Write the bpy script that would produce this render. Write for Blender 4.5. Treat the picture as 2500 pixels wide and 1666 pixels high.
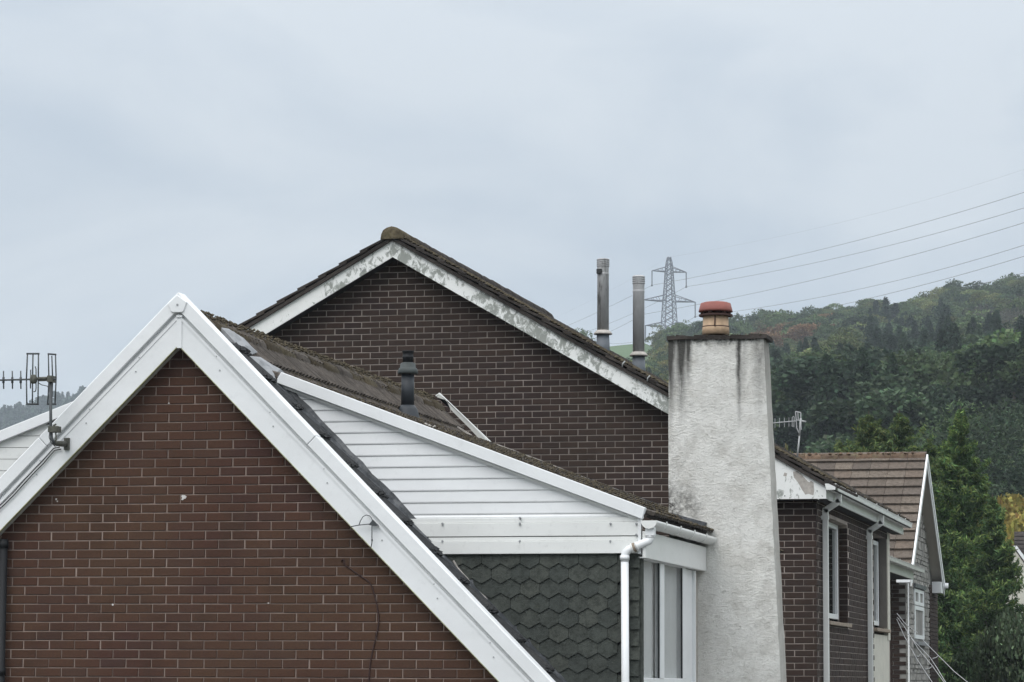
import bpy, bmesh, math, random
import numpy as np
from mathutils import Vector, Matrix

for o in list(bpy.data.objects):
    bpy.data.objects.remove(o)
SC = bpy.context.scene
COL = SC.collection
rnd = random.Random(7)
rng = np.random.default_rng(7)

# ------------------------------------------------------------------ camera
F, CX, CY = 7500.0, 1250.0, 833.0          # focal length and centre, in pixels of the 2500 wide photograph
pitch = math.atan(830 / F); yaw = math.atan(1740 / F * math.cos(pitch)); roll = math.radians(0.25)
FW = np.array([-math.sin(yaw) * math.cos(pitch), math.cos(yaw) * math.cos(pitch), math.sin(pitch)])
R0 = np.array([math.cos(yaw), math.sin(yaw), 0.0]); U0 = np.cross(R0, FW)
RT = R0 * math.cos(roll) + U0 * math.sin(roll); UP = U0 * math.cos(roll) - R0 * math.sin(roll)
CAM = np.array([0.0, 0.0, 4.0])
cam = bpy.data.cameras.new('camera'); camo = bpy.data.objects.new('camera', cam); COL.objects.link(camo)
cam.sensor_width = 36.0; cam.lens = F / 2500 * 36.0; cam.clip_start = 0.5; cam.clip_end = 12000
camo.matrix_world = Matrix(((RT[0], UP[0], -FW[0], CAM[0]), (RT[1], UP[1], -FW[1], CAM[1]), (RT[2], UP[2], -FW[2], CAM[2]), (0, 0, 0, 1)))
SC.camera = camo

# ------------------------------------------------------------------ sky and sun (overcast)
SUN_EL, SUN_AZ = math.radians(48), math.radians(200)     # azimuth clockwise from +Y: behind the camera, to its left
W = bpy.data.worlds.new('World'); SC.world = W; W.use_nodes = True
nt = W.node_tree; nt.nodes.clear()
def wn(t, **k):
    n = nt.nodes.new(t)
    for a, b in k.items(): setattr(n, a, b)
    return n
out = wn('ShaderNodeOutputWorld'); sky = wn('ShaderNodeTexSky', sky_type='NISHITA', sun_disc=False)
sky.sun_elevation = SUN_EL; sky.sun_rotation = SUN_AZ
bg1 = wn('ShaderNodeBackground'); bg1.inputs['Strength'].default_value = 0.08
nt.links.new(sky.outputs[0], bg1.inputs['Color'])
tc = wn('ShaderNodeTexCoord'); mp = wn('ShaderNodeMapping'); mp.inputs['Scale'].default_value = (1, 1, 2.2); mp.inputs['Location'].default_value = (1.171, 3.901, -0.435)
nt.links.new(tc.outputs['Generated'], mp.inputs['Vector'])
n1 = wn('ShaderNodeTexNoise'); n1.inputs['Scale'].default_value = 6.5; n1.inputs['Detail'].default_value = 6.0; n1.inputs['Roughness'].default_value = 0.5; n1.inputs['Distortion'].default_value = 0.5
nt.links.new(mp.outputs[0], n1.inputs['Vector'])
rp = wn('ShaderNodeValToRGB'); cr = rp.color_ramp
cr.elements[0].position = 0.39; cr.elements[0].color = (0.50, 0.572, 0.655, 1)
cr.elements[1].position = 0.62; cr.elements[1].color = (0.645, 0.70, 0.755, 1)
nt.links.new(n1.outputs[0], rp.inputs[0])
sx = wn('ShaderNodeSeparateXYZ'); nt.links.new(tc.outputs['Generated'], sx.inputs[0])
# an overcast sky is brighter towards the zenith
mr = wn('ShaderNodeMapRange', interpolation_type='SMOOTHSTEP'); mr.inputs[1].default_value = 0.12; mr.inputs[2].default_value = 0.95
mr.inputs[3].default_value = 1.10; mr.inputs[4].default_value = 3.7
nt.links.new(sx.outputs[2], mr.inputs[0])
bg2 = wn('ShaderNodeBackground'); 
mw = wn('ShaderNodeMix', data_type='RGBA'); mf = wn('ShaderNodeMapRange', interpolation_type='SMOOTHSTEP'); mf.inputs[1].default_value = 0.12; mf.inputs[2].default_value = 0.7; mf.inputs[4].default_value = 0.9
nt.links.new(sx.outputs[2], mf.inputs[0]); nt.links.new(mf.outputs[0], mw.inputs[0]); nt.links.new(rp.outputs[0], mw.inputs[6]); mw.inputs[7].default_value = (0.655, 0.675, 0.69, 1)   # thick cloud overhead is neutral grey
nt.links.new(mw.outputs[2], bg2.inputs['Color']); nt.links.new(mr.outputs[0], bg2.inputs['Strength'])
mx = wn('ShaderNodeMixShader'); mx.inputs[0].default_value = 0.92
nt.links.new(bg1.outputs[0], mx.inputs[1]); nt.links.new(bg2.outputs[0], mx.inputs[2]); nt.links.new(mx.outputs[0], out.inputs[0])
sun = bpy.data.lights.new('sun', 'SUN'); sun.energy = 1.3; sun.angle = math.radians(40); sun.color = (1.0, 0.97, 0.93)
suno = bpy.data.objects.new('sun', sun); COL.objects.link(suno)
sd = Vector((math.sin(SUN_AZ) * math.cos(SUN_EL), math.cos(SUN_AZ) * math.cos(SUN_EL), math.sin(SUN_EL)))
suno.rotation_euler = sd.to_track_quat('Z', 'Y').to_euler(); suno.location = (0, -20, 40)
vs = SC.view_settings; vs.view_transform = 'Standard'; vs.look = 'None'; vs.gamma = 1.0; vs.use_curve_mapping = False; vs.exposure = 0.0

# ------------------------------------------------------------------ helpers
def ray(px, py): return FW + RT * (px - CX) / F - UP * (py - CY) / F
def at(px, py, X=None, Y=None, Z=None, D=None):
    """the world point seen at a photograph pixel, on a plane of the building (X, Y or Z) or at a distance"""
    d = ray(px, py)
    if D is not None: t = D / math.hypot(d[0], d[1])
    elif X is not None: t = (X - CAM[0]) / d[0]
    elif Y is not None: t = (Y - CAM[1]) / d[1]
    else: t = (Z - CAM[2]) / d[2]
    return CAM + d * t
def onplane(px, py, P0, n):
    d = ray(px, py); n = np.array(n, float)
    return CAM + d * ((np.array(P0) - CAM) @ n) / (d @ n)
def proj(P):
    d = np.array(P, float) - CAM; z = d @ FW
    return CX + F * (d @ RT) / z, CY - F * (d @ UP) / z
V3 = lambda *a: np.array(a, float)

def tag(o, label=None, cat=None, group=None, kind=None):
    if label: o['label'] = label
    if cat: o['category'] = cat
    if group: o['group'] = group
    if kind: o['kind'] = kind
    return o
def thing(name, loc, label, cat, group=None):
    o = bpy.data.objects.new(name, None); COL.objects.link(o); o.location = loc; o.empty_display_size = 0.2
    return tag(o, label, cat, group)
def wloc(o):
    v = Vector((0, 0, 0))
    while o is not None: v += o.location; o = o.parent
    return v
def link(name, me, parent=None, loc=(0, 0, 0)):
    """link a mesh whose coordinates are world coordinates relative to loc"""
    o = bpy.data.objects.new(name, me); COL.objects.link(o)
    if parent is not None:
        o.parent = parent; o.location = Vector(loc) - wloc(parent)
    else: o.location = loc
    return o

class MB:
    def __init__(s): s.v = []; s.f = []; s.m = []; s.mi = 0; s.sm = []; s.smooth = False
    def add(s, vs, fs):
        b = len(s.v); s.v += [tuple(map(float, p)) for p in vs]
        for f in fs: s.f.append([b + i for i in f]); s.m.append(s.mi); s.sm.append(s.smooth)
    def box(s, a, b):
        x0, y0, z0 = [min(a[i], b[i]) for i in range(3)]; x1, y1, z1 = [max(a[i], b[i]) for i in range(3)]
        s.add([(x0, y0, z0), (x1, y0, z0), (x1, y1, z0), (x0, y1, z0), (x0, y0, z1), (x1, y0, z1), (x1, y1, z1), (x0, y1, z1)],
              [(0, 3, 2, 1), (4, 5, 6, 7), (0, 1, 5, 4), (1, 2, 6, 5), (2, 3, 7, 6), (3, 0, 4, 7)])
    def extrude(s, pts, d):
        """closed polygon pts (world points) pushed along d"""
        n = len(pts); P = [np.array(p, float) for p in pts]; d = np.array(d, float)
        nn = np.zeros(3)
        for i in range(n): nn += np.cross(P[i], P[(i + 1) % n])
        if nn @ d > 0: P = P[::-1]
        s.add(P + [p + d for p in P], [tuple(range(n)), tuple(range(2 * n - 1, n - 1, -1))] + [(i, n + i, n + (i + 1) % n, (i + 1) % n) for i in range(n)])
    def tube(s, pts, r, k=8, caps=True):
        P = [np.array(p, float) for p in pts]; n = len(P)
        rr = r if hasattr(r, '__len__') else [r] * n
        T = [(P[min(i + 1, n - 1)] - P[max(i - 1, 0)]) for i in range(n)]
        T = [t / (np.linalg.norm(t) + 1e-12) for t in T]
        a = np.cross(T[0], (0, 0, 1.0));
        if np.linalg.norm(a) < 1e-3: a = np.cross(T[0], (0, 1.0, 0))
        vs = []
        for i in range(n):
            a = a - T[i] * (a @ T[i]); a /= np.linalg.norm(a); b = np.cross(T[i], a)
            for j in range(k):
                t = 2 * math.pi * j / k; vs.append(P[i] + rr[i] * (a * math.cos(t) + b * math.sin(t)))
        fs = [(i * k + j, i * k + (j + 1) % k, (i + 1) * k + (j + 1) % k, (i + 1) * k + j) for i in range(n - 1) for j in range(k)]
        sm = s.smooth; s.smooth = k >= 6; s.add(vs, fs); s.smooth = sm
        if caps:
            b = len(s.v) - n * k
            for ring in (tuple(b + j for j in range(k))[::-1], tuple(b + (n - 1) * k + j for j in range(k))):
                s.f.append(list(ring)); s.m.append(s.mi); s.sm.append(False)
    def lathe(s, c, prof, k=20, smooth=True, axis=None):
        """profile [(r, z)] turned round the vertical through c"""
        vs = [(c[0] + r * math.cos(2 * math.pi * j / k), c[1] + r * math.sin(2 * math.pi * j / k), c[2] + z) for r, z in prof for j in range(k)]
        n = len(prof); sm = s.smooth; s.smooth = smooth
        s.add(vs, [(i * k + j, i * k + (j + 1) % k, (i + 1) * k + (j + 1) % k, (i + 1) * k + j) for i in range(n - 1) for j in range(k)])
        s.smooth = False; b = len(s.v) - n * k
        s.f.append([b + j for j in range(k)][::-1]); s.m.append(s.mi); s.sm.append(False)
        s.f.append([b + (n - 1) * k + j for j in range(k)]); s.m.append(s.mi); s.sm.append(False)
        s.smooth = sm
    def mesh(s, name, mats, off=(0, 0, 0)):
        me = bpy.data.meshes.new(name)
        ox, oy, oz = off
        me.from_pydata([(x - ox, y - oy, z - oz) for x, y, z in s.v], [], s.f)
        if not isinstance(mats, (list, tuple)): mats = [mats]
        for m in mats: me.materials.append(m)
        me.polygons.foreach_set('material_index', s.m); me.polygons.foreach_set('use_smooth', s.sm)
        me.update(); return me
    def build(s, name, mats, parent=None, bevel=0, label=None, kind=None, cat=None, group=None):
        P = np.array(s.v); c = (P.min(0) + P.max(0)) / 2
        if parent is None: c[2] = P.min(0)[2]
        o = link(name, s.mesh(name, mats, c), parent, c)
        if bevel:
            bm = bmesh.new(); bm.from_mesh(o.data)
            bmesh.ops.remove_doubles(bm, verts=bm.verts, dist=1e-5)
            es = [e for e in bm.edges if len(e.link_faces) == 2 and e.calc_face_angle(0) > 0.5]
            bmesh.ops.bevel(bm, geom=es, offset=bevel, segments=1, affect='EDGES', clamp_overlap=True)
            bm.to_mesh(o.data); bm.free()
        return tag(o, label, cat, group, kind)

# ------------------------------------------------------------------ materials
def material(name, build):
    m = bpy.data.materials.new(name); m.use_nodes = True
    t = m.node_tree; b = t.nodes['Principled BSDF']; build(t, b, lambda ty, **k: _n(t, ty, k)); return m
def _n(t, ty, k):
    n = t.nodes.new(ty)
    for a, b in k.items():
        if isinstance(a, str) and a.startswith('i_'): n.inputs[a[2:]].default_value = b
        else: setattr(n, a, b)
    return n
def noise(t, scale, detail=5, rough=0.6, vec=None, sc3=None, dist=0.0):
    n = t.nodes.new('ShaderNodeTexNoise'); n.inputs['Scale'].default_value = scale; n.inputs['Detail'].default_value = detail
    n.inputs['Roughness'].default_value = rough; n.inputs['Distortion'].default_value = dist
    if vec is None: vec = t.nodes.new('ShaderNodeNewGeometry').outputs['Position']
    if sc3 is not None:
        m = t.nodes.new('ShaderNodeMapping'); m.inputs['Scale'].default_value = sc3; t.links.new(vec, m.inputs[0]); vec = m.outputs[0]
    t.links.new(vec, n.inputs['Vector']); return n.outputs['Fac']
def ramp(t, fac, stops, interp='LINEAR'):
    r = t.nodes.new('ShaderNodeValToRGB'); c = r.color_ramp; c.interpolation = interp
    while len(c.elements) < len(stops): c.elements.new(0.5)
    for e, (p, col) in zip(c.elements, stops):
        e.position = p; e.color = (*col, 1) if hasattr(col, '__len__') else (col, col, col, 1)
    t.links.new(fac, r.inputs[0]); return r.outputs[0]
def mixc(t, fac, a, b, mode='MIX'):
    m = t.nodes.new('ShaderNodeMix'); m.data_type = 'RGBA'; m.blend_type = mode
    for s, v in ((0, fac), (6, a), (7, b)):
        if hasattr(v, 'is_linked') or isinstance(v, bpy.types.NodeSocket): t.links.new(v, m.inputs[s])
        else: m.inputs[s].default_value = v if s == 0 else (*v, 1)
    return m.outputs[2]
def math_(t, op, a, b=0.0, clamp=False):
    m = t.nodes.new('ShaderNodeMath'); m.operation = op; m.use_clamp = clamp
    for i, v in enumerate((a, b)):
        if isinstance(v, bpy.types.NodeSocket): t.links.new(v, m.inputs[i])
        else: m.inputs[i].default_value = v
    return m.outputs[0]
def bump(t, b, h, strength=0.3, dist=0.01):
    n = t.nodes.new('ShaderNodeBump'); n.inputs['Strength'].default_value = strength; n.inputs['Distance'].default_value = dist
    t.links.new(h, n.inputs['Height']); t.links.new(n.outputs[0], b.inputs['Normal'])
def rand_id(t):
    """a random number per object and per loose piece"""
    oi = t.nodes.new('ShaderNodeObjectInfo'); g = t.nodes.new('ShaderNodeNewGeometry')
    return math_(t, 'FRACT', math_(t, 'ADD', oi.outputs['Random'], g.outputs['Random Per Island']))
def plain(name, col, rough=0.5, var=0.12, scale=6.0, metal=0.0, bmp=0.0, spec=0.5, fine=60.0):
    def f(t, b, N):
        n = noise(t, scale)
        c = ramp(t, n, [(0.25, [x * (1 - var) for x in col]), (0.75, [min(1, x * (1 + var)) for x in col])])
        t.links.new(c, b.inputs['Base Color']); b.inputs['Roughness'].default_value = rough; b.inputs['Metallic'].default_value = metal
        b.inputs['Specular IOR Level'].default_value = spec
        if bmp: bump(t, b, noise(t, fine, 4), bmp, 0.005)
    return material(name, f)

def brick_mat(name, cols, grime):
    def f(t, b, N):
        r = rand_id(t)
        c = ramp(t, r, [(i / (len(cols) - 1), x) for i, x in enumerate(cols)])
        c = mixc(t, ramp(t, noise(t, 0.8, 4), [(0.38, 0.0), (0.62, 0.7)]), c, grime)
        c = mixc(t, ramp(t, noise(t, 1.7, 5, 0.65), [(0.52, 0.0), (0.72, 0.55)]), c, [x * .45 for x in grime])
        c = mixc(t, ramp(t, noise(t, 55, 4), [(0.3, 0.0), (0.8, 0.45)]), c, (0.02, 0.016, 0.015))
        sp = ramp(t, noise(t, 26, 6, 0.75), [(0.68, 0.0), (0.8, 0.35)])
        c = mixc(t, sp, c, (0.20, 0.165, 0.15))
        t.links.new(c, b.inputs['Base Color']); b.inputs['Roughness'].default_value = 0.88; b.inputs['Specular IOR Level'].default_value = 0.25
        bump(t, b, noise(t, 120, 4), 0.5, 0.004)
    return material(name, f)
M = {}
M['brick1'] = brick_mat('brown_brick', [(0.080, 0.034, 0.022), (0.068, 0.032, 0.025), (0.088, 0.041, 0.026), (0.074, 0.036, 0.025), (0.063, 0.032, 0.026), (0.083, 0.037, 0.024), (0.071, 0.031, 0.022)], (0.092, 0.050, 0.029))
M['brick2'] = brick_mat('dark_brick', [(0.043, 0.027, 0.023), (0.035, 0.023, 0.021), (0.052, 0.032, 0.025), (0.039, 0.026, 0.024), (0.056, 0.034, 0.026), (0.041, 0.027, 0.025)], (0.050, 0.034, 0.025))
def mortar_mat(name, col):
    def f(t, b, N):
        c = ramp(t, noise(t, 7, 5), [(0.3, [x * 0.72 for x in col]), (0.7, [x * 1.15 for x in col])])
        c = mixc(t, ramp(t, noise(t, 0.9, 4, 0.6), [(0.38, 0.0), (0.66, 0.85)]), c, [x * 0.48 for x in col])
        t.links.new(c, b.inputs['Base Color']); b.inputs['Roughness'].default_value = 0.95
        bump(t, b, noise(t, 200, 3), 0.4, 0.003)
    return material(name, f)
M['mortar1'] = mortar_mat('mortar', (0.325, 0.25, 0.215)); M['mortar2'] = mortar_mat('pale_mortar', (0.39, 0.335, 0.30))
def pvc(name, col, dirt=0.34):
    def f(t, b, N):
        n = noise(t, 1.6, 4, sc3=(1, 1, 2.5)); c = ramp(t, n, [(0.35, [x * 0.93 for x in col]), (0.65, col)])
        d = ramp(t, noise(t, 14, 6, 0.7), [(0.55, 0.0), (0.85, dirt)])
        c = mixc(t, d, c, [x * 0.62 for x in col])
        t.links.new(c, b.inputs['Base Color']); b.inputs['Roughness'].default_value = 0.38; b.inputs['Specular IOR Level'].default_value = 0.4
    return material(name, f)
M['pvc'] = pvc('white_plastic', (0.80, 0.81, 0.82)); M['pvc_old'] = pvc('weathered_white_plastic', (0.77, 0.775, 0.76), 0.6)
M['pvc_dirty'] = pvc('mildewed_white_plastic', (0.58, 0.58, 0.55), 0.9)
def algae(name, lo, hi, sc=7.0):
    def f(t, b, N):
        base = ramp(t, noise(t, 3, 4), [(0.3, (0.74, 0.75, 0.73)), (0.7, (0.82, 0.825, 0.81))])
        a = ramp(t, math_(t, 'ADD', math_(t, 'MULTIPLY', noise(t, 1.3, 2), 0.35), math_(t, 'MULTIPLY', noise(t, sc, 7, 0.72, dist=0.6, sc3=(1, 1, 0.7)), 0.65)), [(lo, 0.0), (hi, 0.85)])
        c = mixc(t, a, base, (0.19, 0.205, 0.18))
        c = mixc(t, ramp(t, noise(t, 22, 6, 0.8), [(0.60, 0.0), (0.74, 0.7)]), c, mixc(t, a, (0.60, 0.60, 0.57), (0.10, 0.11, 0.095)))
        t.links.new(c, b.inputs['Base Color']); b.inputs['Roughness'].default_value = 0.6
        bump(t, b, noise(t, 40, 4), 0.15, 0.004)
    return material(name, f)
M['barge_clean'] = algae('painted_board', 0.51, 0.565, 13); M['barge_algae'] = algae('algae_stained_board', 0.48, 0.54, 13)
RIB_SHADE = True
def tile_mat(name, cols, moss, mossamt):
    def f(t, b, N):
        r = rand_id(t); c = ramp(t, r, [(i / (len(cols) - 1), x) for i, x in enumerate(cols)])
        c = mixc(t, ramp(t, noise(t, 18, 6, 0.75), [(0.42, 0.0), (0.62, 0.75)]), c, [x * 0.45 for x in cols[0]])
        if RIB_SHADE: c = mixc(t, ramp(t, noise(t, 1.0, 4, 0.6, sc3=(2.0, 19.0, 2.0)), [(0.40, 0.75), (0.56, 0.0)]), c, [x * 0.30 for x in cols[0]])  # dark downslope lines paint the shading of the ribs into the colour
        c = mixc(t, ramp(t, noise(t, 5.5, 6, 0.7), [(0.62 - mossamt, 0.0), (0.80 - mossamt, 0.8)]), c, moss)
        c = mixc(t, ramp(t, noise(t, 70, 3, 0.8), [(0.66, 0.0), (0.74, 0.6)]), c, (0.26, 0.25, 0.22))
        t.links.new(c, b.inputs['Base Color']); b.inputs['Roughness'].default_value = 0.93; b.inputs['Specular IOR Level'].default_value = 0.2
        bump(t, b, noise(t, 60, 5, 0.7), 0.7, 0.01)
    return material(name, f)
M['tile1'] = tile_mat('old_concrete_tile', [(0.108, 0.092, 0.080), (0.086, 0.075, 0.066), (0.122, 0.104, 0.09)], (0.062, 0.050, 0.034), 0.02)
M['tile2'] = tile_mat('mossy_dark_tile', [(0.070, 0.060, 0.055), (0.058, 0.050, 0.046), (0.08, 0.068, 0.06)], (0.055, 0.043, 0.028), 0.04)
RIB_SHADE = False
M['tile3'] = tile_mat('brown_flat_tile', [(0.132, 0.106, 0.086), (0.098, 0.080, 0.068), (0.165, 0.134, 0.108), (0.122, 0.100, 0.086), (0.145, 0.112, 0.088)], (0.10, 0.08, 0.055), 0.0)
M['ridge3'] = tile_mat('red_brown_ridge_tile', [(0.135, 0.085, 0.056), (0.10, 0.07, 0.05), (0.17, 0.112, 0.075)], (0.14, 0.13, 0.075), 0.12)
M['moss'] = tile_mat('moss', [(0.070, 0.055, 0.034), (0.050, 0.040, 0.027), (0.115, 0.095, 0.06), (0.075, 0.062, 0.042)], (0.055, 0.05, 0.024), 0.02)
RIB_SHADE = False
M['slate'] = tile_mat('green_grey_slate', [(0.068, 0.076, 0.068), (0.056, 0.063, 0.058), (0.080, 0.086, 0.075), (0.062, 0.070, 0.064)], (0.072, 0.078, 0.058), -0.01)
M['lead'] = plain('lead_sheet', (0.22, 0.225, 0.235), 0.5, 0.35, 12, 0.0, 0.4, fine=25)
def lead_mat():
    def f(t, b, N):
        c = ramp(t, noise(t, 7, 6, 0.72), [(0.32, (0.022, 0.025, 0.028)), (0.52, (0.065, 0.070, 0.078)), (0.72, (0.20, 0.205, 0.215))])
        t.links.new(c, b.inputs['Base Color']); b.inputs['Roughness'].default_value = 0.5; bump(t, b, noise(t, 22, 5), 0.6, 0.012)
    return material('weathered_dark_lead', f)
M['lead_dark'] = lead_mat()
M['cement'] = plain('pale_cement', (0.40, 0.37, 0.34), 0.95, 0.3, 18, 0, 0.6)
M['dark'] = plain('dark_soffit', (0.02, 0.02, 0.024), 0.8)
M['black_plastic'] = plain('black_plastic', (0.013, 0.014, 0.016), 0.6, 0.2, spec=0.25)
M['vent'] = plain('dark_blue_grey_plastic', (0.021, 0.026, 0.033), 0.6, 0.3, 9, 0, 0.2)
M['vent_collar'] = plain('weathered_grey_green_plastic', (0.048, 0.057, 0.056), 0.7, 0.3, 14, 0, 0.3)
M['steel'] = plain('galvanised_steel', (0.17, 0.18, 0.19), 0.6, 0.3, 3.0, 0.15, 0.1)
def flue_mat():
    def f(t, b, N):
        c = ramp(t, noise(t, 5, 6, 0.7, sc3=(1, 1, 0.35)), [(0.32, (0.17, 0.17, 0.175)), (0.45, (0.34, 0.34, 0.345)), (0.7, (0.44, 0.44, 0.445))])
        c = mixc(t, ramp(t, noise(t, 9, 5, 0.7, sc3=(1, 1, 0.2)), [(0.56, 0.0), (0.68, 0.85)]), c, (0.06, 0.06, 0.05))
        t.links.new(c, b.inputs['Base Color']); b.inputs['Roughness'].default_value = 0.6; b.inputs['Metallic'].default_value = 0.1
    return material('weathered_steel_flue', f)
M['flue'] = flue_mat()
M['flue_base'] = plain('grey_blue_flashing', (0.12, 0.135, 0.155), 0.6, 0.2, 6)
M['clay'] = plain('buff_clay', (0.50, 0.35, 0.23), 0.85, 0.3, 14, 0, 0.3)
M['red_clay'] = plain('red_clay', (0.235, 0.075, 0.06), 0.7, 0.2, 10, 0, 0.2)
M['dark_clay'] = plain('sooty_clay', (0.07, 0.035, 0.03), 0.8, 0.3, 20, 0, 0.3)
M['glass'] = material('window_glass', lambda t, b, N: (b.inputs['Base Color'].__setattr__('default_value', (0.02, 0.025, 0.025, 1)), b.inputs['Roughness'].__setattr__('default_value', 0.05), b.inputs['Alpha'].__setattr__('default_value', 0.16), b.inputs['Specular IOR Level'].__setattr__('default_value', 0.5)))
M['dark_glass'] = material('dark_glass', lambda t, b, N: (b.inputs['Base Color'].__setattr__('default_value', (0.012, 0.018, 0.018, 1)), b.inputs['Roughness'].__setattr__('default_value', 0.06)))
M['curtain'] = plain('net_curtain', (0.75, 0.77, 0.76), 0.9, 0.06, 3)
M['gasket'] = plain('black_gasket', (0.015, 0.017, 0.018), 0.6)
M['cream'] = plain('cream_render', (0.55, 0.53, 0.46), 0.9, 0.12, 5, 0, 0.4)
M['grey_reveal'] = plain('taupe_render', (0.17, 0.155, 0.14), 0.9, 0.15, 5, 0, 0.3)
M['sill'] = plain('stained_stone_sill', (0.27, 0.22, 0.17), 0.9, 0.3, 14, 0, 0.4)
M['wood'] = plain('brown_varnished_wood', (0.13, 0.055, 0.022), 0.5, 0.3, 20)
M['aerial'] = plain('tarnished_aluminium', (0.06, 0.066, 0.07), 0.55, 0.25, 12, 0.3)
M['aerial_old'] = plain('corroded_bracket', (0.085, 0.085, 0.07), 0.85, 0.45, 40, 0, 0.6)
M['cable'] = plain('black_cable', (0.018, 0.019, 0.022), 0.6)
M['red_cable'] = plain('dark_red_cable', (0.035, 0.014, 0.012), 0.7)
M['pylon'] = plain('pylon_steel', (0.11, 0.115, 0.14), 0.6, 0.1, 1)
M['wire'] = plain('aluminium_conductor', (0.17, 0.18, 0.19), 0.6, 0.05, 1)
M['soffit_beige'] = plain('beige_soffit', (0.62, 0.58, 0.52), 0.8, 0.06, 4)
M['line'] = plain('white_cord', (0.55, 0.56, 0.57), 0.7, 0.05)
M['bark'] = plain('bark', (0.07, 0.058, 0.048), 0.95, 0.3, 6, 0, 0.6)
M['splat'] = plain('white_splash', (0.58, 0.56, 0.54), 0.8, 0.1, 30)
M['nail'] = plain('grey_nail', (0.30, 0.31, 0.32), 0.6)
M['white_aerial'] = plain('pale_painted_metal', (0.38, 0.39, 0.39), 0.6, 0.1)
def stone():
    def f(t, b, N):
        r = rand_id(t); c = ramp(t, r, [(0, (0.25, 0.24, 0.22)), (0.3, (0.33, 0.32, 0.29)), (0.6, (0.20, 0.195, 0.185)), (1, (0.38, 0.36, 0.33))])
        c = mixc(t, ramp(t, noise(t, 12, 5), [(0.4, 0.0), (0.7, 0.5)]), c, (0.13, 0.125, 0.11))
        t.links.new(c, b.inputs['Base Color']); b.inputs['Roughness'].default_value = 0.95; bump(t, b, noise(t, 25, 5), 0.6, 0.02)
    return material('grey_walling_stone', f)
M['stone'] = stone(); M['mortar3'] = mortar_mat('grey_mortar', (0.30, 0.29, 0.27))
def foliage():
    def f(t, b, N):
        a = t.nodes.new('ShaderNodeAttribute'); a.attribute_name = 'tint'; oi = t.nodes.new('ShaderNodeObjectInfo')
        c = mixc(t, 1.0, a.outputs['Color'], oi.outputs['Color'], 'MULTIPLY')
        t.links.new(c, b.inputs['Base Color']); b.inputs['Roughness'].default_value = 0.75; b.inputs['Specular IOR Level'].default_value = 0.15
        tr = t.nodes.new('ShaderNodeBsdfTranslucent'); t.links.new(c, tr.inputs[0])
        ms = t.nodes.new('ShaderNodeMixShader'); ms.inputs[0].default_value = 0.25
        o = t.nodes['Material Output']; t.links.new(b.outputs[0], ms.inputs[1]); t.links.new(tr.outputs[0], ms.inputs[2]); t.links.new(ms.outputs[0], o.inputs[0])
    return material('foliage', f)
M['leaf'] = foliage()
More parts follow.
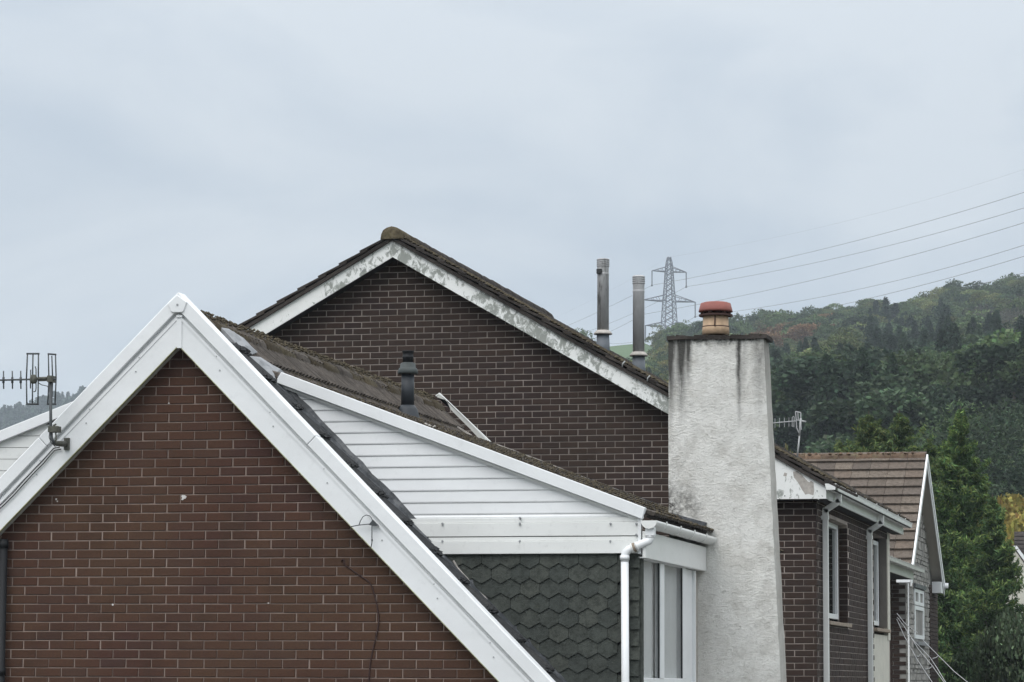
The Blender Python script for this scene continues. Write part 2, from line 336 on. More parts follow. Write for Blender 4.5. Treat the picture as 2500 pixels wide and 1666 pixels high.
def chimney_mat(x0, x1, z1, z0):
    def f(t, b, N):
        g = t.nodes.new('ShaderNodeNewGeometry'); s = t.nodes.new('ShaderNodeSeparateXYZ'); t.links.new(g.outputs['Position'], s.inputs[0])
        u = math_(t, 'DIVIDE', math_(t, 'SUBTRACT', s.outputs[0], x0), x1 - x0)          # across the stack
        v = math_(t, 'SUBTRACT', z1, s.outputs[2])                                       # metres below the top
        base = ramp(t, noise(t, 2.2, 5, 0.6), [(0.3, (0.78, 0.77, 0.735)), (0.7, (0.87, 0.86, 0.825))])
        # trowel marks, wider than high
        tw = noise(t, 17, 7, 0.78, sc3=(0.75, 0.75, 1.5), dist=1.6)
        base = mixc(t, ramp(t, tw, [(0.54, 0.0), (0.66, 0.62)]), base, (0.34, 0.33, 0.30))
        # weathering: streaks that run down from the capping
        st = noise(t, 11, 5, 0.7, sc3=(1.0, 1.0, 0.09)); bl = noise(t, 9, 6, 0.75)
        def streak(c, w, ln, k):
            a = ramp(t, math_(t, 'ABSOLUTE', math_(t, 'SUBTRACT', math_(t, 'ADD', u, math_(t, 'MULTIPLY', math_(t, 'SUBTRACT', noise(t, 3, 3), 0.5), 0.05)), c)), [(0.0, 1.0), (w, 0.0)])
            l = ramp(t, v, [(0.0, 1.0), (min(1, ln), 0.0)]); m = math_(t, 'MULTIPLY', a, l)
            m = math_(t, 'MULTIPLY', m, ramp(t, math_(t, 'ADD', math_(t, 'MULTIPLY', st, 0.6), math_(t, 'MULTIPLY', bl, 0.4)), [(0.30, 0.0), (0.50, 1.0)]))
            return math_(t, 'MULTIPLY', m, k)
        m = streak(0.02, 0.10, 0.95, 1.0)
        for c, w, ln, k in ((0.13, 0.09, 0.9, 1.0), (0.20, 0.06, 0.55, 0.95), (0.72, 0.045, 0.95, 1.0), (0.93, 0.12, 1.0, 0.55), (0.75, 0.10, 1.0, 0.4)):
            m = math_(t, 'MAXIMUM', m, streak(c, w, ln, k))
        top = math_(t, 'MULTIPLY', ramp(t, v, [(0.02, 1.0), (0.10, 0.0)]), ramp(t, bl, [(0.40, 0.0), (0.6, 0.9)]))
        m = math_(t, 'MAXIMUM', m, top)
        # soot and algae splash above the flashing
        low = math_(t, 'MULTIPLY', math_(t, 'MULTIPLY', ramp(t, u, [(0.0, 1.0), (0.42, 0.0)]), ramp(t, math_(t, 'ABSOLUTE', math_(t, 'SUBTRACT', v, 1.55)), [(0.0, 1.0), (0.32, 0.0)])), ramp(t, noise(t, 13, 6, 0.75), [(0.36, 0.0), (0.6, 1.0)]))
        m = math_(t, 'MAXIMUM', m, low)
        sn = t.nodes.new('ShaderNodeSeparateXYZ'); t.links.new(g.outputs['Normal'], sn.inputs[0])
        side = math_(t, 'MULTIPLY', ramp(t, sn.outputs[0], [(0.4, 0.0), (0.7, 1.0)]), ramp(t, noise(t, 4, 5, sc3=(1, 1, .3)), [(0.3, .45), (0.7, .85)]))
        base = mixc(t, side, base, (0.40, 0.375, 0.34))  # right face: weather stain, plus its shade put into the colour
        base = mixc(t, ramp(t, noise(t, 3.2, 6, 0.7), [(0.47, 0.0), (0.68, 0.55)]), base, (0.47, 0.445, 0.40))
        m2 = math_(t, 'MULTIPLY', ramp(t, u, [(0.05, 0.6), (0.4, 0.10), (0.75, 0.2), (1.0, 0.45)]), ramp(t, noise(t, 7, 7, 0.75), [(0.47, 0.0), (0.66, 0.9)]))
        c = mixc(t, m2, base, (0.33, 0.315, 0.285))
        c = mixc(t, ramp(t, m, [(0.06, 0.0), (0.62, 0.96)]), c, (0.062, 0.060, 0.055))
        t.links.new(c, b.inputs['Base Color']); b.inputs['Roughness'].default_value = 0.92; b.inputs['Specular IOR Level'].default_value = 0.2
        bump(t, b, math_(t, 'ADD', tw, math_(t, 'MULTIPLY', noise(t, 45, 5, 0.75), 0.5)), 0.85, 0.024)
    return material('rough_white_render', f)

# ------------------------------------------------------------------ ground
def sstep(a, b, x): t = np.clip((np.asarray(x, float) - a) / (b - a), 0, 1); return t * t * (3 - 2 * t)
CRX = np.array([1300, 1500, 1570, 1640, 1760, 2000, 2200, 2350, 2500, 2800, 3400]); CRZ = np.array([74, 75.0, 76, 73, 72, 74, 75, 79, 80.5, 82, 80.])
def terr(px, d):
    px = np.asarray(px, float); d = np.asarray(d, float)
    zr = np.interp(px, CRX, CRZ) * np.interp(d, [90, 200, 300, 400, 500, 650], [0, .19, .32, .49, .69, 1.0]) - 0.02 * np.maximum(d - 650, 0)
    zl = np.interp(px, [-600, -100, 0, 200, 400, 700], [120, 128, 136, 146, 153, 155.]) * np.clip((d - 300) / 1300, 0, 1.0) ** 1.6
    w = sstep(700, 1250, px); return zr * w + zl * (1 - w)
def az_px(th): return CX + F * np.tan(th + yaw)            # column of an azimuth th measured from +Y, clockwise
def pos(px, d, z=None):
    th = math.atan((px - CX) / F) - yaw; z = float(terr(px, d)) if z is None else z
    return V3(math.sin(th) * d, math.cos(th) * d, z)
ths = np.concatenate([np.linspace(-math.pi, -0.55, 40), np.linspace(-0.5, 0.1, 90), np.linspace(0.15, math.pi, 40)])
rs = np.concatenate([[0.5], np.linspace(10, 150, 8), np.linspace(175, 700, 30), np.linspace(760, 2800, 30)])
gv = []; gf = []
for r in rs:
    for th in ths:
        tt = min(max(th + yaw, -0.6), 0.6); gv.append((math.sin(th) * r, math.cos(th) * r, float(terr(CX + F * math.tan(tt), r))))
nT = len(ths)
for i in range(len(rs) - 1):
    for j in range(nT - 1):
        gf.append((i * nT + j, i * nT + j + 1, (i + 1) * nT + j + 1, (i + 1) * nT + j))
gm = bpy.data.meshes.new('ground'); gm.from_pydata(gv, [], gf); gm.update()
def ground_mat():
    def f(t, b, N):
        c = ramp(t, noise(t, 0.05, 6), [(0.3, (0.060, 0.115, 0.045)), (0.7, (0.085, 0.15, 0.06))]); c = mixc(t, noise(t, 2.0, 5), c, (0.05, 0.075, 0.03))
        g_ = t.nodes.new('ShaderNodeNewGeometry'); ln = t.nodes.new('ShaderNodeVectorMath'); ln.operation = 'LENGTH'; t.links.new(g_.outputs['Position'], ln.inputs[0])
        near = ramp(t, math_(t, 'DIVIDE', ln.outputs['Value'], 200.0), [(0.45, 1.0), (0.75, 0.0)]); c = mixc(t, near, c, ramp(t, noise(t, 0.4, 5), [(0.3, (0.07, 0.07, 0.063)), (0.7, (0.10, 0.10, 0.092))]))
        t.links.new(c, b.inputs['Base Color']); b.inputs['Roughness'].default_value = 1.0
    return material('grass', f)
gm.materials.append(ground_mat()); tag(link('ground', gm), kind='structure')

# ------------------------------------------------------------------ bricks
def brick_meshes(axis, mat, L=0.215, H=0.065, D=0.09, n=8):
    out = []
    for q in range(n):
        m = MB(); j = lambda s=0.0015: rnd.uniform(-s, s); bv = 0.004; pr = rnd.uniform(-0.0015, 0.0015)
        x0, x1, z0, z1 = -L / 2 + j(), L / 2 + j(), -H / 2 + j(), H / 2 + j()
        ring = lambda o, y: [(x0 + o + j(.001), y + j(.0008), z0 + o), (x1 - o + j(.001), y + j(.0008), z0 + o), (x1 - o, y + j(.0008), z1 - o), (x0 + o, y + j(.0008), z1 - o)]
        v = ring(bv, -0.008 + pr) + ring(0, -0.004 + pr) + ring(0, D)
        f = [(0, 1, 2, 3)] + [(4 + i, 4 + (i + 1) % 4, (i + 1) % 4, i) for i in range(4)] + [(8 + i, 8 + (i + 1) % 4, 4 + (i + 1) % 4, 4 + i) for i in range(4)]
        if axis == 'X': v = [(-y, x, z) for x, y, z in v]      # facing +X
        m.add(v, f); out.append(m.mesh('brick', mat))
    return out
def cut_brick(mb, x0, x1, z, Y):
    z0, z1 = z - .0325, z + .0325
    mb.add([(x0, Y - .007, z0), (x1, Y - .007, z0), (x1, Y - .007, z1), (x0, Y - .007, z1), (x0, Y + .05, z0), (x1, Y + .05, z0), (x1, Y + .05, z1), (x0, Y + .05, z1)], [(0, 1, 2, 3), (4, 5, 1, 0), (5, 6, 2, 1), (6, 7, 3, 2), (7, 4, 0, 3)])
def lay(parent, meshes, spots, limit, visible, mat, name='brick'):
    """spots: centres of the bricks; the ones that show become parts, the rest one joined part"""
    sc = []
    for p in spots:
        a = proj(p); sc.append((1 if visible(a) else 0, -abs(np.linalg.norm(p - CAM)), p))
    sc.sort(key=lambda s: (s[0], s[1]), reverse=True)
    parts = [s[2] for s in sc if s[0]][:limit]; rest = [s[2] for s in sc if s[0]][limit:] + [s[2] for s in sc if not s[0]]
    for p in parts: link(name, rnd.choice(meshes), parent, p)
    if rest:
        m = MB()
        for p in rest:
            me = rnd.choice(meshes); m.add([np.array(v.co) + p for v in me.vertices], [tuple(q.vertices) for q in me.polygons])
        m.build(name + 'work', mat, parent, kind='stuff')
    return len(parts), len(rest)

# ================================================================== FRONT HOUSE
YB, YW, YC, YE = 23.93, 24.10, 24.82, 32.45        # barge face, gable wall, dormer cheek, rear end
A1 = at(435, 713, Y=YB); R1 = at(1348, 1666, Y=YB); L1 = at(0, 1166, Y=YB)
sR = (R1 - A1) / np.linalg.norm(R1 - A1); sL = (L1 - A1) / np.linalg.norm(L1 - A1)
nR = V3(-sR[2], 0, sR[0]) * 1.0; nL = V3(sL[2], 0, -sL[0])         # outward (up) normals of the two slopes
if nR[2] < 0: nR = -nR
if nL[2] < 0: nL = -nL
LEN = 7.6
house1 = thing('brick_house', (A1[0], 28.0, 0), 'front brown brick house with bright white bargeboards, white clad dormer and rendered chimney', 'house', None)
EAVX = A1[0] + sR[0] * LEN; EAVXL = A1[0] + sL[0] * LEN
# mortar bed of the gable wall
def slope_pt(side, u, off, Y):
    s, n = (sR, nR) if side > 0 else (sL, nL); p = A1 + s * u + n * off; return V3(p[0], Y, p[2])
m = MB(); xl, xr = A1[0] + sL[0] * 6.2, A1[0] + sR[0] * 6.2
wall_poly = [V3(xl, YW, 0.0), V3(xr, YW, 0.0), slope_pt(1, 6.2, -0.14, YW), V3(A1[0], YW, A1[2] - 0.2), slope_pt(-1, 6.2, -0.14, YW)]
m.extrude(wall_poly, (0, 0.25, 0)); m.build('gable_wall', M['mortar1'], house1)
# body of the house behind it, so it is solid from the side too
m = MB(); m.box((xl + 0.02, YW + 0.25, 0), (xl + 0.27, YE - 0.1, 2.9)); m.box((xr - 0.27, YW + 0.25, 0), (xr - 0.02, YE - 0.1, 2.9))
m.extrude([V3(xl, YE - 0.3, 0.0), V3(xr, YE - 0.3, 0.0), slope_pt(1, 6.2, -0.14, YE - 0.3), V3(A1[0], YE - 0.3, A1[2] - 0.2), slope_pt(-1, 6.2, -0.14, YE - 0.3)], (0, 0.2, 0))
m.build('side_wall', M['mortar1'], house1)
bm1 = brick_meshes('Y', M['brick1'])
anc = at(190.3, 1188.5, Y=YW)
spots = []; cutm = MB()
zt = anc[2] + 0.0375
for k in range(-44, 28):
    z = zt + k * 0.075; off = 0.0 if k % 2 == 0 else 0.1125
    for i in range(-30, 40):
        x = anc[0] + 0.1125 + off + i * 0.225 + rnd.uniform(-.002, .002)
        ok = xl + 0.11 < x < xr - 0.11 and z > 0.1
        if not ok or z < 2.6: continue
        def under(xx): return all((V3(xx, YB, z + .033) - A1) @ n < -0.13 for n in (nR, nL))
        if under(x - .107) and under(x + .107): spots.append(V3(x, YW, z))
        else:
            for l in (.16, .11, .06):
                x0_, x1_ = (x - .107, x - .107 + l) if x > A1[0] else (x + .107 - l, x + .107)
                if under(x0_) and under(x1_): cut_brick(cutm, x0_, x1_, z, YW); break
def vis1(a): return -30 < a[0] < 1260 and a[1] < 1672
cutm.build('cut_bricks', M['brick1'], house1, kind='stuff')
print('front bricks', lay(house1, bm1, spots, 300, vis1, M['brick1']))
m = MB()
for k in range(0, 34):
    z = zt - 44 * 0.075 - 0.075 * (k + 1)
    if z < 0.05: break
    for i in range(-30, 40):
        x = anc[0] + 0.1125 * (k % 2) + i * 0.225
        if xl + .11 < x < xr - .11: m.box((x - .107, YW - .006, z - .032), (x + .107, YW + .05, z + .032))
m.build('lower_brickwork', M['brick1'], house1, kind='stuff')
# black soil pipe at the left
m = MB(); c = at(5, 1500, Y=YW - 0.07); m.tube([(c[0], c[1], 0.05), (c[0], c[1], at(5, 1318, Y=YW)[2])], 0.034, 12)
for py in (1330, 1640): z = at(5, py, Y=YW)[2]; m.tube([(c[0], c[1], z - .03), (c[0], c[1], z + .03)], 0.041, 12)
m.build('soil_pipe', M['black_plastic'], house1)

# bargeboards with a capping trim, both slopes
def strip(side, u0, u1, o0, o1, y0, y1, mb, mitre=True):
    """a board lying along a slope: offsets o0..o1 below the outer line, from y0 to y1"""
    s, n = (sR, nR) if side > 0 else (sL, nL)
    def P(u, o): q = A1 + s * u - n * o; return V3(q[0], y0, q[2])
    def Apex(o): # where both slopes' offset lines meet
        k = o / (nR[2]); return V3(A1[0], y0, A1[2] - o / nR[2])
    pts = [Apex(o0) if u0 is None else P(u0, o0), P(u1, o0), P(u1, o1), Apex(o1) if u0 is None else P(u0, o1)]
    mb.extrude(pts, (0, y1 - y0, 0))
for side in (1, -1):
    joint = 1.88 if side > 0 else None
    segs = [(None, 1.80), (1.803, LEN)] if side > 0 else [(None, 2.02), (2.023, LEN)]
    if side > 0:
        s0 = np.linalg.norm(at(776, 1058, Y=YB) - A1)
        segs = [(None, s0), (s0 + .004, LEN)]
    else:
        s0 = np.linalg.norm(at(94, 1067, Y=YB) - A1); segs = [(None, s0), (s0 + .004, LEN)]
    for u0, u1 in segs:
        m = MB(); strip(side, u0, u1, 0.0, 0.105, YB, YB + 0.07, m); strip(side, u0, u1, 0.0, 0.012, YB + 0.07, YB + 0.16, m)
        m.build('verge_trim', M['pvc'], house1, bevel=0.006)
    m = MB(); strip(side, None, LEN, 0.105, 0.128, YB + 0.045, YB + 0.09, m); m.build('verge_channel', M['pvc'], house1)
    m = MB(); strip(side, None, LEN, 0.128, 0.152, YB + 0.022, YB + 0.08, m); strip(side, None, LEN, 0.152, 0.313, YB + 0.028, YB + 0.06, m)
    m.build('bargeboard', M['pvc'], house1)
    m = MB(); strip(side, None, LEN, 0.290, 0.300, YB + 0.06, YW + 0.02, m); m.build('soffit', M['pvc_dirty'], house1)
M['algae_edge'] = plain('algae_line', (0.34, 0.34, 0.20), 0.8, 0.4, 20)
for side in (1, -1):
    m = MB(); strip(side, None, LEN, 0.3085, 0.3145, YB + 0.0265, YB + 0.062, m); m.build('algae_edge', M['algae_edge'], house1)
# apex cap, joint cover
Pp = lambda px, py, Y: at(px, py, Y=Y)
cap = [(432, 720.5), (456, 737.5), (447.5, 761), (441, 763), (420, 763), (417, 761), (409.5, 741.5)]
m = MB(); m.extrude([Pp(x, y, YB - 0.012) for x, y in cap], (0, 0.10, 0)); m.build('ridge_end_cap', M['pvc'], house1, bevel=0.004)
m = MB(); c = Pp(433, 744.5, YB - 0.013); m.box((c[0] - .008, c[1] - .004, c[2] - .008), (c[0] + .008, c[1] + .01, c[2] + .008)); m.build('cap_screw', M['nail'], house1)
m = MB(); m.extrude([Pp(x, y, YB + 0.018) for x, y in ((431, 779), (443.5, 779), (443, 850), (431.5, 850))], (0, 0.03, 0)); m.build('apex_joint_strip', M['pvc'], house1)
m = MB(); m.extrude([Pp(x, y, YB + 0.01) for x, y in ((430, 769.5), (445, 769.5), (444, 775), (431, 775))], (0, 0.03, 0)); m.build('apex_clip', M['pvc'], house1)
m = MB()
for side in (1, -1):
    u = 0.62
    while u < 5:
        for du, o in ((0, 0.145), (0.10, 0.205)):
            s, n = (sR, nR) if side > 0 else (sL, nL); q = A1 + s * (u + du) - n * o
            if -20 < proj(V3(q[0], YB, q[2]))[0] < 1350: m.tube([V3(q[0], YB + .030, q[2]), V3(q[0], YB + .022, q[2])], 0.0062, 6)
        u += 0.66 if side > 0 else 0.60
m.build('nail_heads', M['nail'], house1, kind='stuff')

# roof slabs under the tiles
def slab(pts, th, nrm): pass
m = MB()
for side in (1, -1):
    s, n = (sR, nR) if side > 0 else (sL, nL)
    a = A1 - n * 0.14; b = A1 + s * LEN - n * 0.14; ap = V3(A1[0], YB + .09, A1[2] - 0.14 / n[2])
    m.extrude([ap, V3(b[0], YB + .09, b[2]), V3(b[0], YE, b[2]), V3(ap[0], YE, ap[2])], -n * 0.09)
m.build('roof_deck', M['dark'], house1)
# ribbed tiles
def tile_mesh(udir, s, n, mat, w=0.30, L=0.41, lift=0.034, th=0.030, ribs=3, amp=0.014, name='roof_tile'):
    m = MB(); N = ribs * 6; top = []
    for v in (0, 1):
        for i in range(N + 1):
            h = amp * (0.0, .72, 1.0, 1.0, .72, 0.0)[i % 6] + rnd.uniform(-.001, .001)
            top.append(udir * (w * i / N) + s * (L * v + (rnd.uniform(-.003, .003) if v else 0)) + n * (h + lift * v))
    bot = [p - n * th for p in top[N + 1:]]
    fs = [(i, N + 1 + i, N + 2 + i, i + 1) for i in range(N)] + [(N + 1 + i, 2 * N + 2 + i, 2 * N + 3 + i, N + 2 + i) for i in range(N)]
    k = 3 * (N + 1); vs = top + bot + [top[0] - n * th, top[N] - n * th]
    fs += [(0, k, 2 * N + 2, N + 1), (N, 2 * N + 1, 3 * N + 2, k + 1)]
    m.add(vs, fs); return m.mesh(name, mat)
UY = V3(0, 1, 0)
nR_, sR_ = nR, sR
M['tile1d'] = tile_mat('dark_verge_tile', [(0.052, 0.053, 0.055), (0.042, 0.044, 0.047), (0.060, 0.060, 0.060)], (0.05, 0.045, 0.032), -0.02)
tmv = [tile_mesh(UY, sR, nR, M['tile1d'], amp=.034) for _ in range(4)]
tm0 = [tile_mesh(UY, sR, nR, M['tile1'], L=.20, amp=.034) for _ in range(2)]
tm1 = [tile_mesh(UY, sR, nR, M['tile1'], amp=.034) for _ in range(4)]
deckR = lambda u, Y: V3(A1[0] + sR[0] * u - nR[0] * 0.125, Y, A1[2] + sR[2] * u - nR[2] * 0.125)
k = 0
while True:
    u1 = 0.23 + 0.34 * k; u0 = u1 - 0.41
    if u1 > 5.2: break
    full = u1 < 1.0
    for i in range(28 if full else 2):
        Y = YB + 0.095 + 0.003 * rnd.random() + i * 0.30
        if k == 0: link('roof_tile', tm0[i % 2], house1, deckR(.03, Y)); continue
        if full or Y < YC + 0.3:
            p = deckR(u0, Y) + nR * (.0 if i > 1 or k < 2 else .042)
            if -50 < proj(p)[0] < 1480: link('roof_tile', (tm1 if i > 1 else tmv)[rnd.randrange(4)], house1, p)
    k += 1
# ridge tiles
rt_n = 18
for i in range(rt_n):
    m = MB(); y0 = YB + 0.17 + i * 0.46; pts = []
    K = 8; r = 0.125 + rnd.uniform(-.006, .006); zc = A1[2] - 0.278
    for yy, dr in ((y0, 0.006), (y0 + 0.465, 0.0)):
        for j in range(K + 1):
            t = math.pi * (j / K); pts.append((A1[0] + (r + dr) * 1.15 * math.cos(t) * 1.0 + rnd.uniform(-.006, .006), yy, zc + (r + dr) * math.sin(t) + rnd.uniform(-.006, .006)))
    m.smooth = True; m.add(pts, [(j, j + 1, K + 2 + j, K + 1 + j)[::-1] for j in range(K)] + [tuple(range(K, -1, -1))[::-1]])
    m.build('ridge_tile', M['moss'] if i % 3 else M['tile1'], house1)
# moss cushions: small lumps scattered along the tile edges
def lumps(pts, sizes, name, mat, parent):
    base = np.array([(1, 0, 0), (-1, 0, 0), (0, 1, 0), (0, -1, 0), (0, 0, 1), (0, 0, -1.)]); tri = [(0, 2, 4), (2, 1, 4), (1, 3, 4), (3, 0, 4), (2, 0, 5), (1, 2, 5), (3, 1, 5), (0, 3, 5)]
    m = MB()
    for p, s in zip(pts, sizes):
        m.add(np.array(p) + base * (s * rng.uniform(0.6, 1.3, (6, 1))) * np.array([1, 1, 0.75]), tri)
    return m.build(name, mat, parent, kind='stuff')
pts = []; sz = []
for _ in range(2600):
    Y = rng.uniform(YB + .15, YE)
    t = rng.random()
    if t < 0.45: u = 0.03 + abs(rng.normal(0, 0.10))
    elif t < 0.75: u = 0.57 + rng.normal(0, 0.02)
    elif t < 0.92: u = 0.91 + rng.normal(0, 0.02)
    else: u = rng.uniform(0, 0.95)
    pts.append(deckR(u, Y) + nR * (0.034 if t > .45 else 0.050)); sz.append(rng.uniform(0.006, 0.022) * (1.1 if t < .45 else 0.8))
lumps(pts, sz, 'moss', M['moss'], house1); pts = []; sz = []
for _ in range(1900):
    kk = rng.integers(1, 16); u = 0.23 + 0.34 * kk + rng.normal(0, .02); Y = YB + rng.uniform(.18, .70)
    pts.append(deckR(u, Y) + nR * 0.092); sz.append(rng.uniform(0.010, 0.030))
lumps(pts, sz, 'verge_moss', M['tile1d'], house1)

# rear verge flashing strip of the main roof
m = MB(); q0 = at(1072, 960, Y=YE); q1 = at(1195, 1078, Y=YE); q00 = at(1064, 966, Y=YE)
m.extrude([at(1072, 959, Y=YE), at(1197, 1078, Y=YE), at(1190, 1079, Y=YE), at(1071, 963, Y=YE), at(1064, 968, Y=YE), at(1063, 966, Y=YE)], (0, 0.05, 0))
m.build('rear_verge_trim', M['pvc_old'], house1)
m = MB(); m.extrude([at(1072, 963, Y=YE - .02), at(1192, 1079, Y=YE - .02), at(1170, 1072, Y=YE - .02), at(1148, 1048, Y=YE - .02), at(1100, 1000, Y=YE - .02), at(1090, 978, Y=YE - .02), at(1066, 970, Y=YE - .02)], (0, 0.015, 0))
m.build('rear_flashing', M['pvc_dirty'], house1)

# ---- dormer: cheek facing us, window wall facing right
XD = float(at(1565, 1362, Y=YC)[0])                     # window wall plane
T0 = at(695, 912, Y=YC - .06); T1 = at(1576, 1240, Y=YC - .06); sl = (T1[2] - T0[2]) / (T1[0] - T0[0])
dz = lambda x: T0[2] + sl * (x - T0[0])                 # top of the dormer's barge at x
roofx = lambda z: A1[0] + sR[0] * ((z - A1[2]) / sR[2])     # where the main slope has height z
zF = at(1300, 1276, Y=YC)[2]
# cheek backing
m = MB(); zb = A1[2] + (XD - A1[0]) / sR[0] * sR[2] - .25
m.extrude([V3(XD - .01, YC + .012, zb), V3(XD - .01, YC + .012, dz(XD) - .05), V3(T0[0] - .1, YC + .012, dz(T0[0] - .1) - .05)], (0, 0.10, 0))
m.build('dormer_cheek', M['dark'], house1)
# cladding boards, top down
lines = [972, 1000, 1028.2, 1056.4, 1084.5, 1113.5, 1142, 1171.5, 1200.5, 1229.5, 1258]
zl = [at(1000, y, Y=YC)[2] for y in lines]
zl = [zl[0] + 0.097] + zl + [at(1000, 1268, Y=YC)[2]]
sl2 = lambda z: T0[0] + (z + 0.095 - T0[2]) / sl           # x where the barge's lower edge has height z
for i in range(len(zl) - 1):
    z1, z0 = zl[i] , zl[i + 1] + 0.0012
    xa1, xa0 = roofx(z1) - .16, roofx(z0) - .16
    xb1, xb0 = min(XD + .02, sl2(z1) + .12), min(XD + .02, sl2(z0) + .12)
    if xb1 < xa1: xb1 = xa1 + .01
    m = MB()
    # face leans out towards its foot, with a rounded nose over the next board
    prof = [(z1, YC + .008), (z0 + .012, YC - .001), (z0 + .003, YC + .001), (z0, YC + .008)]
    vs = []
    for z, y in prof:
        f = (z - z0) / (z1 - z0); vs += [(xa0 + (xa1 - xa0) * f, y, z), (xb0 + (xb1 - xb0) * f, y, z)]
    m.add(vs, [(2 * a, 2 * a + 2, 2 * a + 3, 2 * a + 1) for a in range(3)])
    m.build('cladding_board', M['pvc'], house1)
# deep fascia boards under the cladding
def board(y0, y1, yl, proud, name, xr_px, mat='pvc_old', lip=0.0):
    za, zb2 = at(1200, y0, Y=YC)[2], at(1200, y1, Y=YC)[2]; x1 = at(xr_px, 1300, Y=YC - proud)[0]
    m = MB(); pts = [(roofx(za) - .10, za), (x1, za), (x1, zb2), (roofx(zb2) - .10, zb2)]
    m.extrude([V3(x, YC - proud, z) for x, z in pts], (0, proud + .01, 0))
    if lip: m.extrude([V3(roofx(za) - .10, YC - proud - lip, za + .012), V3(x1, YC - proud - lip, za + .012), V3(x1, YC - proud - lip, za - .012), V3(roofx(za) - .1, YC - proud - lip, za - .012)], (0, lip + .008, 0))
    m.build(name, M[mat], house1, bevel=.003)
board(1266, 1277, 0, 0.020, 'fascia_ledge', 1564); board(1277.5, 1310.5, 0, 0.034, 'fascia_board', 1563.5); board(1312.5, 1322, 0, 0.030, 'fascia_ledge', 1558); board(1322.5, 1353.5, 0, 0.046, 'fascia_board', 1556)
m = MB(); x0 = at(1563.5, 1300, Y=YC)[0]; m.box((x0 - .015, YC - .038, at(1563, 1353, Y=YC)[2]), (x0 + .012, YC + .02, at(1563, 1266, Y=YC)[2])); m.build('corner_trim', M['pvc'], house1)
m = MB()
for px, py in ((1270, 1265), (1270, 1279), (1491, 1279), (1554, 1279), (1554, 1306), (1081, 1279), (1081, 1322), (1270, 1322), (1491, 1322)):
    c = at(px, py, Y=YC - .03); m.tube([(c[0], YC - .02, c[2]), (c[0], YC - .052, c[2])], 0.009, 6); m.box((c[0] - .004, YC - .0505, c[2] - .014), (c[0] + .001, YC - .02, c[2]))
m.build('screw_heads', M['nail'], house1, kind='stuff')
# dormer barge + inner bead
m = MB(); xa, xb = T0[0] - .03, T1[0]
def dbar(o0, o1, y0, y1, mb, x0=xa, x1=xb): mb.extrude([V3(x0, y0, dz(x0) - o0), V3(x1 + (0.0), y0, dz(x1) - o0), V3(x1 - .03, y0, dz(x1 - .03) - o1), V3(x0 - .05, y0, dz(x0 - .05) - o1)], (0, y1 - y0, 0))
dbar(0.0, 0.105, YC - .07, YC + .0, m); m.build('dormer_barge', M['pvc'], house1, bevel=.004)
m = MB(); dbar(0.108, 0.13, YC - .030, YC + .005, m, xa - .03, xb - .08); m.build('barge_bead', M['pvc_old'], house1)
# left dormer on the hidden slope: only its barge and cladding show
xl_ = lambda y: -60 + (1104 - y) / .405
m = MB(); m.extrude([at(x, y, Y=YC - .05) for x, y in ((-520, 1259.5), (195, 973.5), (195, 999), (-520, 1292))], (0, 0.06, 0)); m.build('left_dormer_barge', M['pvc'], house1, bevel=.004)
y0 = 1037.0
while y0 < 1290:
    y1 = y0 + 27.0; m = MB(); m.extrude([at(x, y, Y=YC) for x, y in ((xl_(y0), y0), (170, y0), (170, y1), (xl_(y1), y1))], (0, 0.03, 0)); m.build('left_cladding_board', M['pvc_old'], house1); y0 += 28.3
m = MB(); m.extrude([at(x, y, Y=YC + .035) for x, y in ((190, 990), (190, 1420), (-520, 1420), (-520, 1280))], (0, 0.08, 0)); m.build('left_dormer_cheek', M['dark'], house1)
ptL = at(-520, 1259.5, Y=YC); ptR = at(195, 973.5, Y=YC); lo_ = V3(0, 0, -.12)
m = MB(); m.extrude([ptL + V3(-.1, .02, -.045), ptR + V3(0, .02, -.01), ptR + V3(0, .02, -.13), ptL + V3(-.1, .02, -.165)], (0, YE - YC - .3, 0)); m.build('left_dormer_roof', M['tile1'], house1)
m = MB(); q = at(-500, 1300, Y=YC); m.box((q[0], YC + .12, 3.2), (q[0] + .1, YE - .4, q[2] + .02)); m.build('left_dormer_wall', M['pvc_old'], house1)

# hanging slates with pointed feet
g = at(1300, 1400, Y=YC)[2] - at(1300, 1436.3, Y=YC)[2]; w = at(1347.3, 1500, Y=YC)[0] - at(1300, 1500, Y=YC)[0]
z_tip0 = at(1200, 1389, Y=YC)[2]; x_tip0 = at(1200.5, 1389, Y=YC)[0]
xs1 = at(1537, 1500, Y=YC)[0]
def slate_mesh():
    m = MB(); hw = w / 2 - .0009; n = 0.045; h = g * 1.9; j = lambda: rnd.uniform(-.0025, .0025)
    P = [(-hw, h), (-hw, n + j()), (j(), 0), (hw, n + j()), (hw, h)]
    fr = [(x, (-0.023 * (1 - z / h)), z) for x, z in P]; bk = [(x, y + .018, z) for x, y, z in fr]
    m.add(fr + bk, [(0, 1, 2, 3, 4), (1, 6, 7, 2), (2, 7, 8, 3), (0, 5, 6, 1), (3, 8, 9, 4)]); return m.mesh('slate', M['slate'])
sm = [slate_mesh() for _ in range(5)]
for k in range(-1, 12):
    zt_ = z_tip0 - k * g
    for i in range(-16, 14):
        x = x_tip0 + (i + (0.5 if k % 2 else 0)) * w + rnd.uniform(-.002, .002)
        if x + w / 2 > xs1 + .02 or x < roofx(zt_) - 0.25: continue
        q = proj(V3(x, YC, zt_))
        if q[1] > 1750 or x - roofx(zt_) > 6: continue
        if k == -1:
            # top row runs under the fascia
            pass
        link('slate', sm[rnd.randrange(5)], house1, V3(x, YC, zt_))
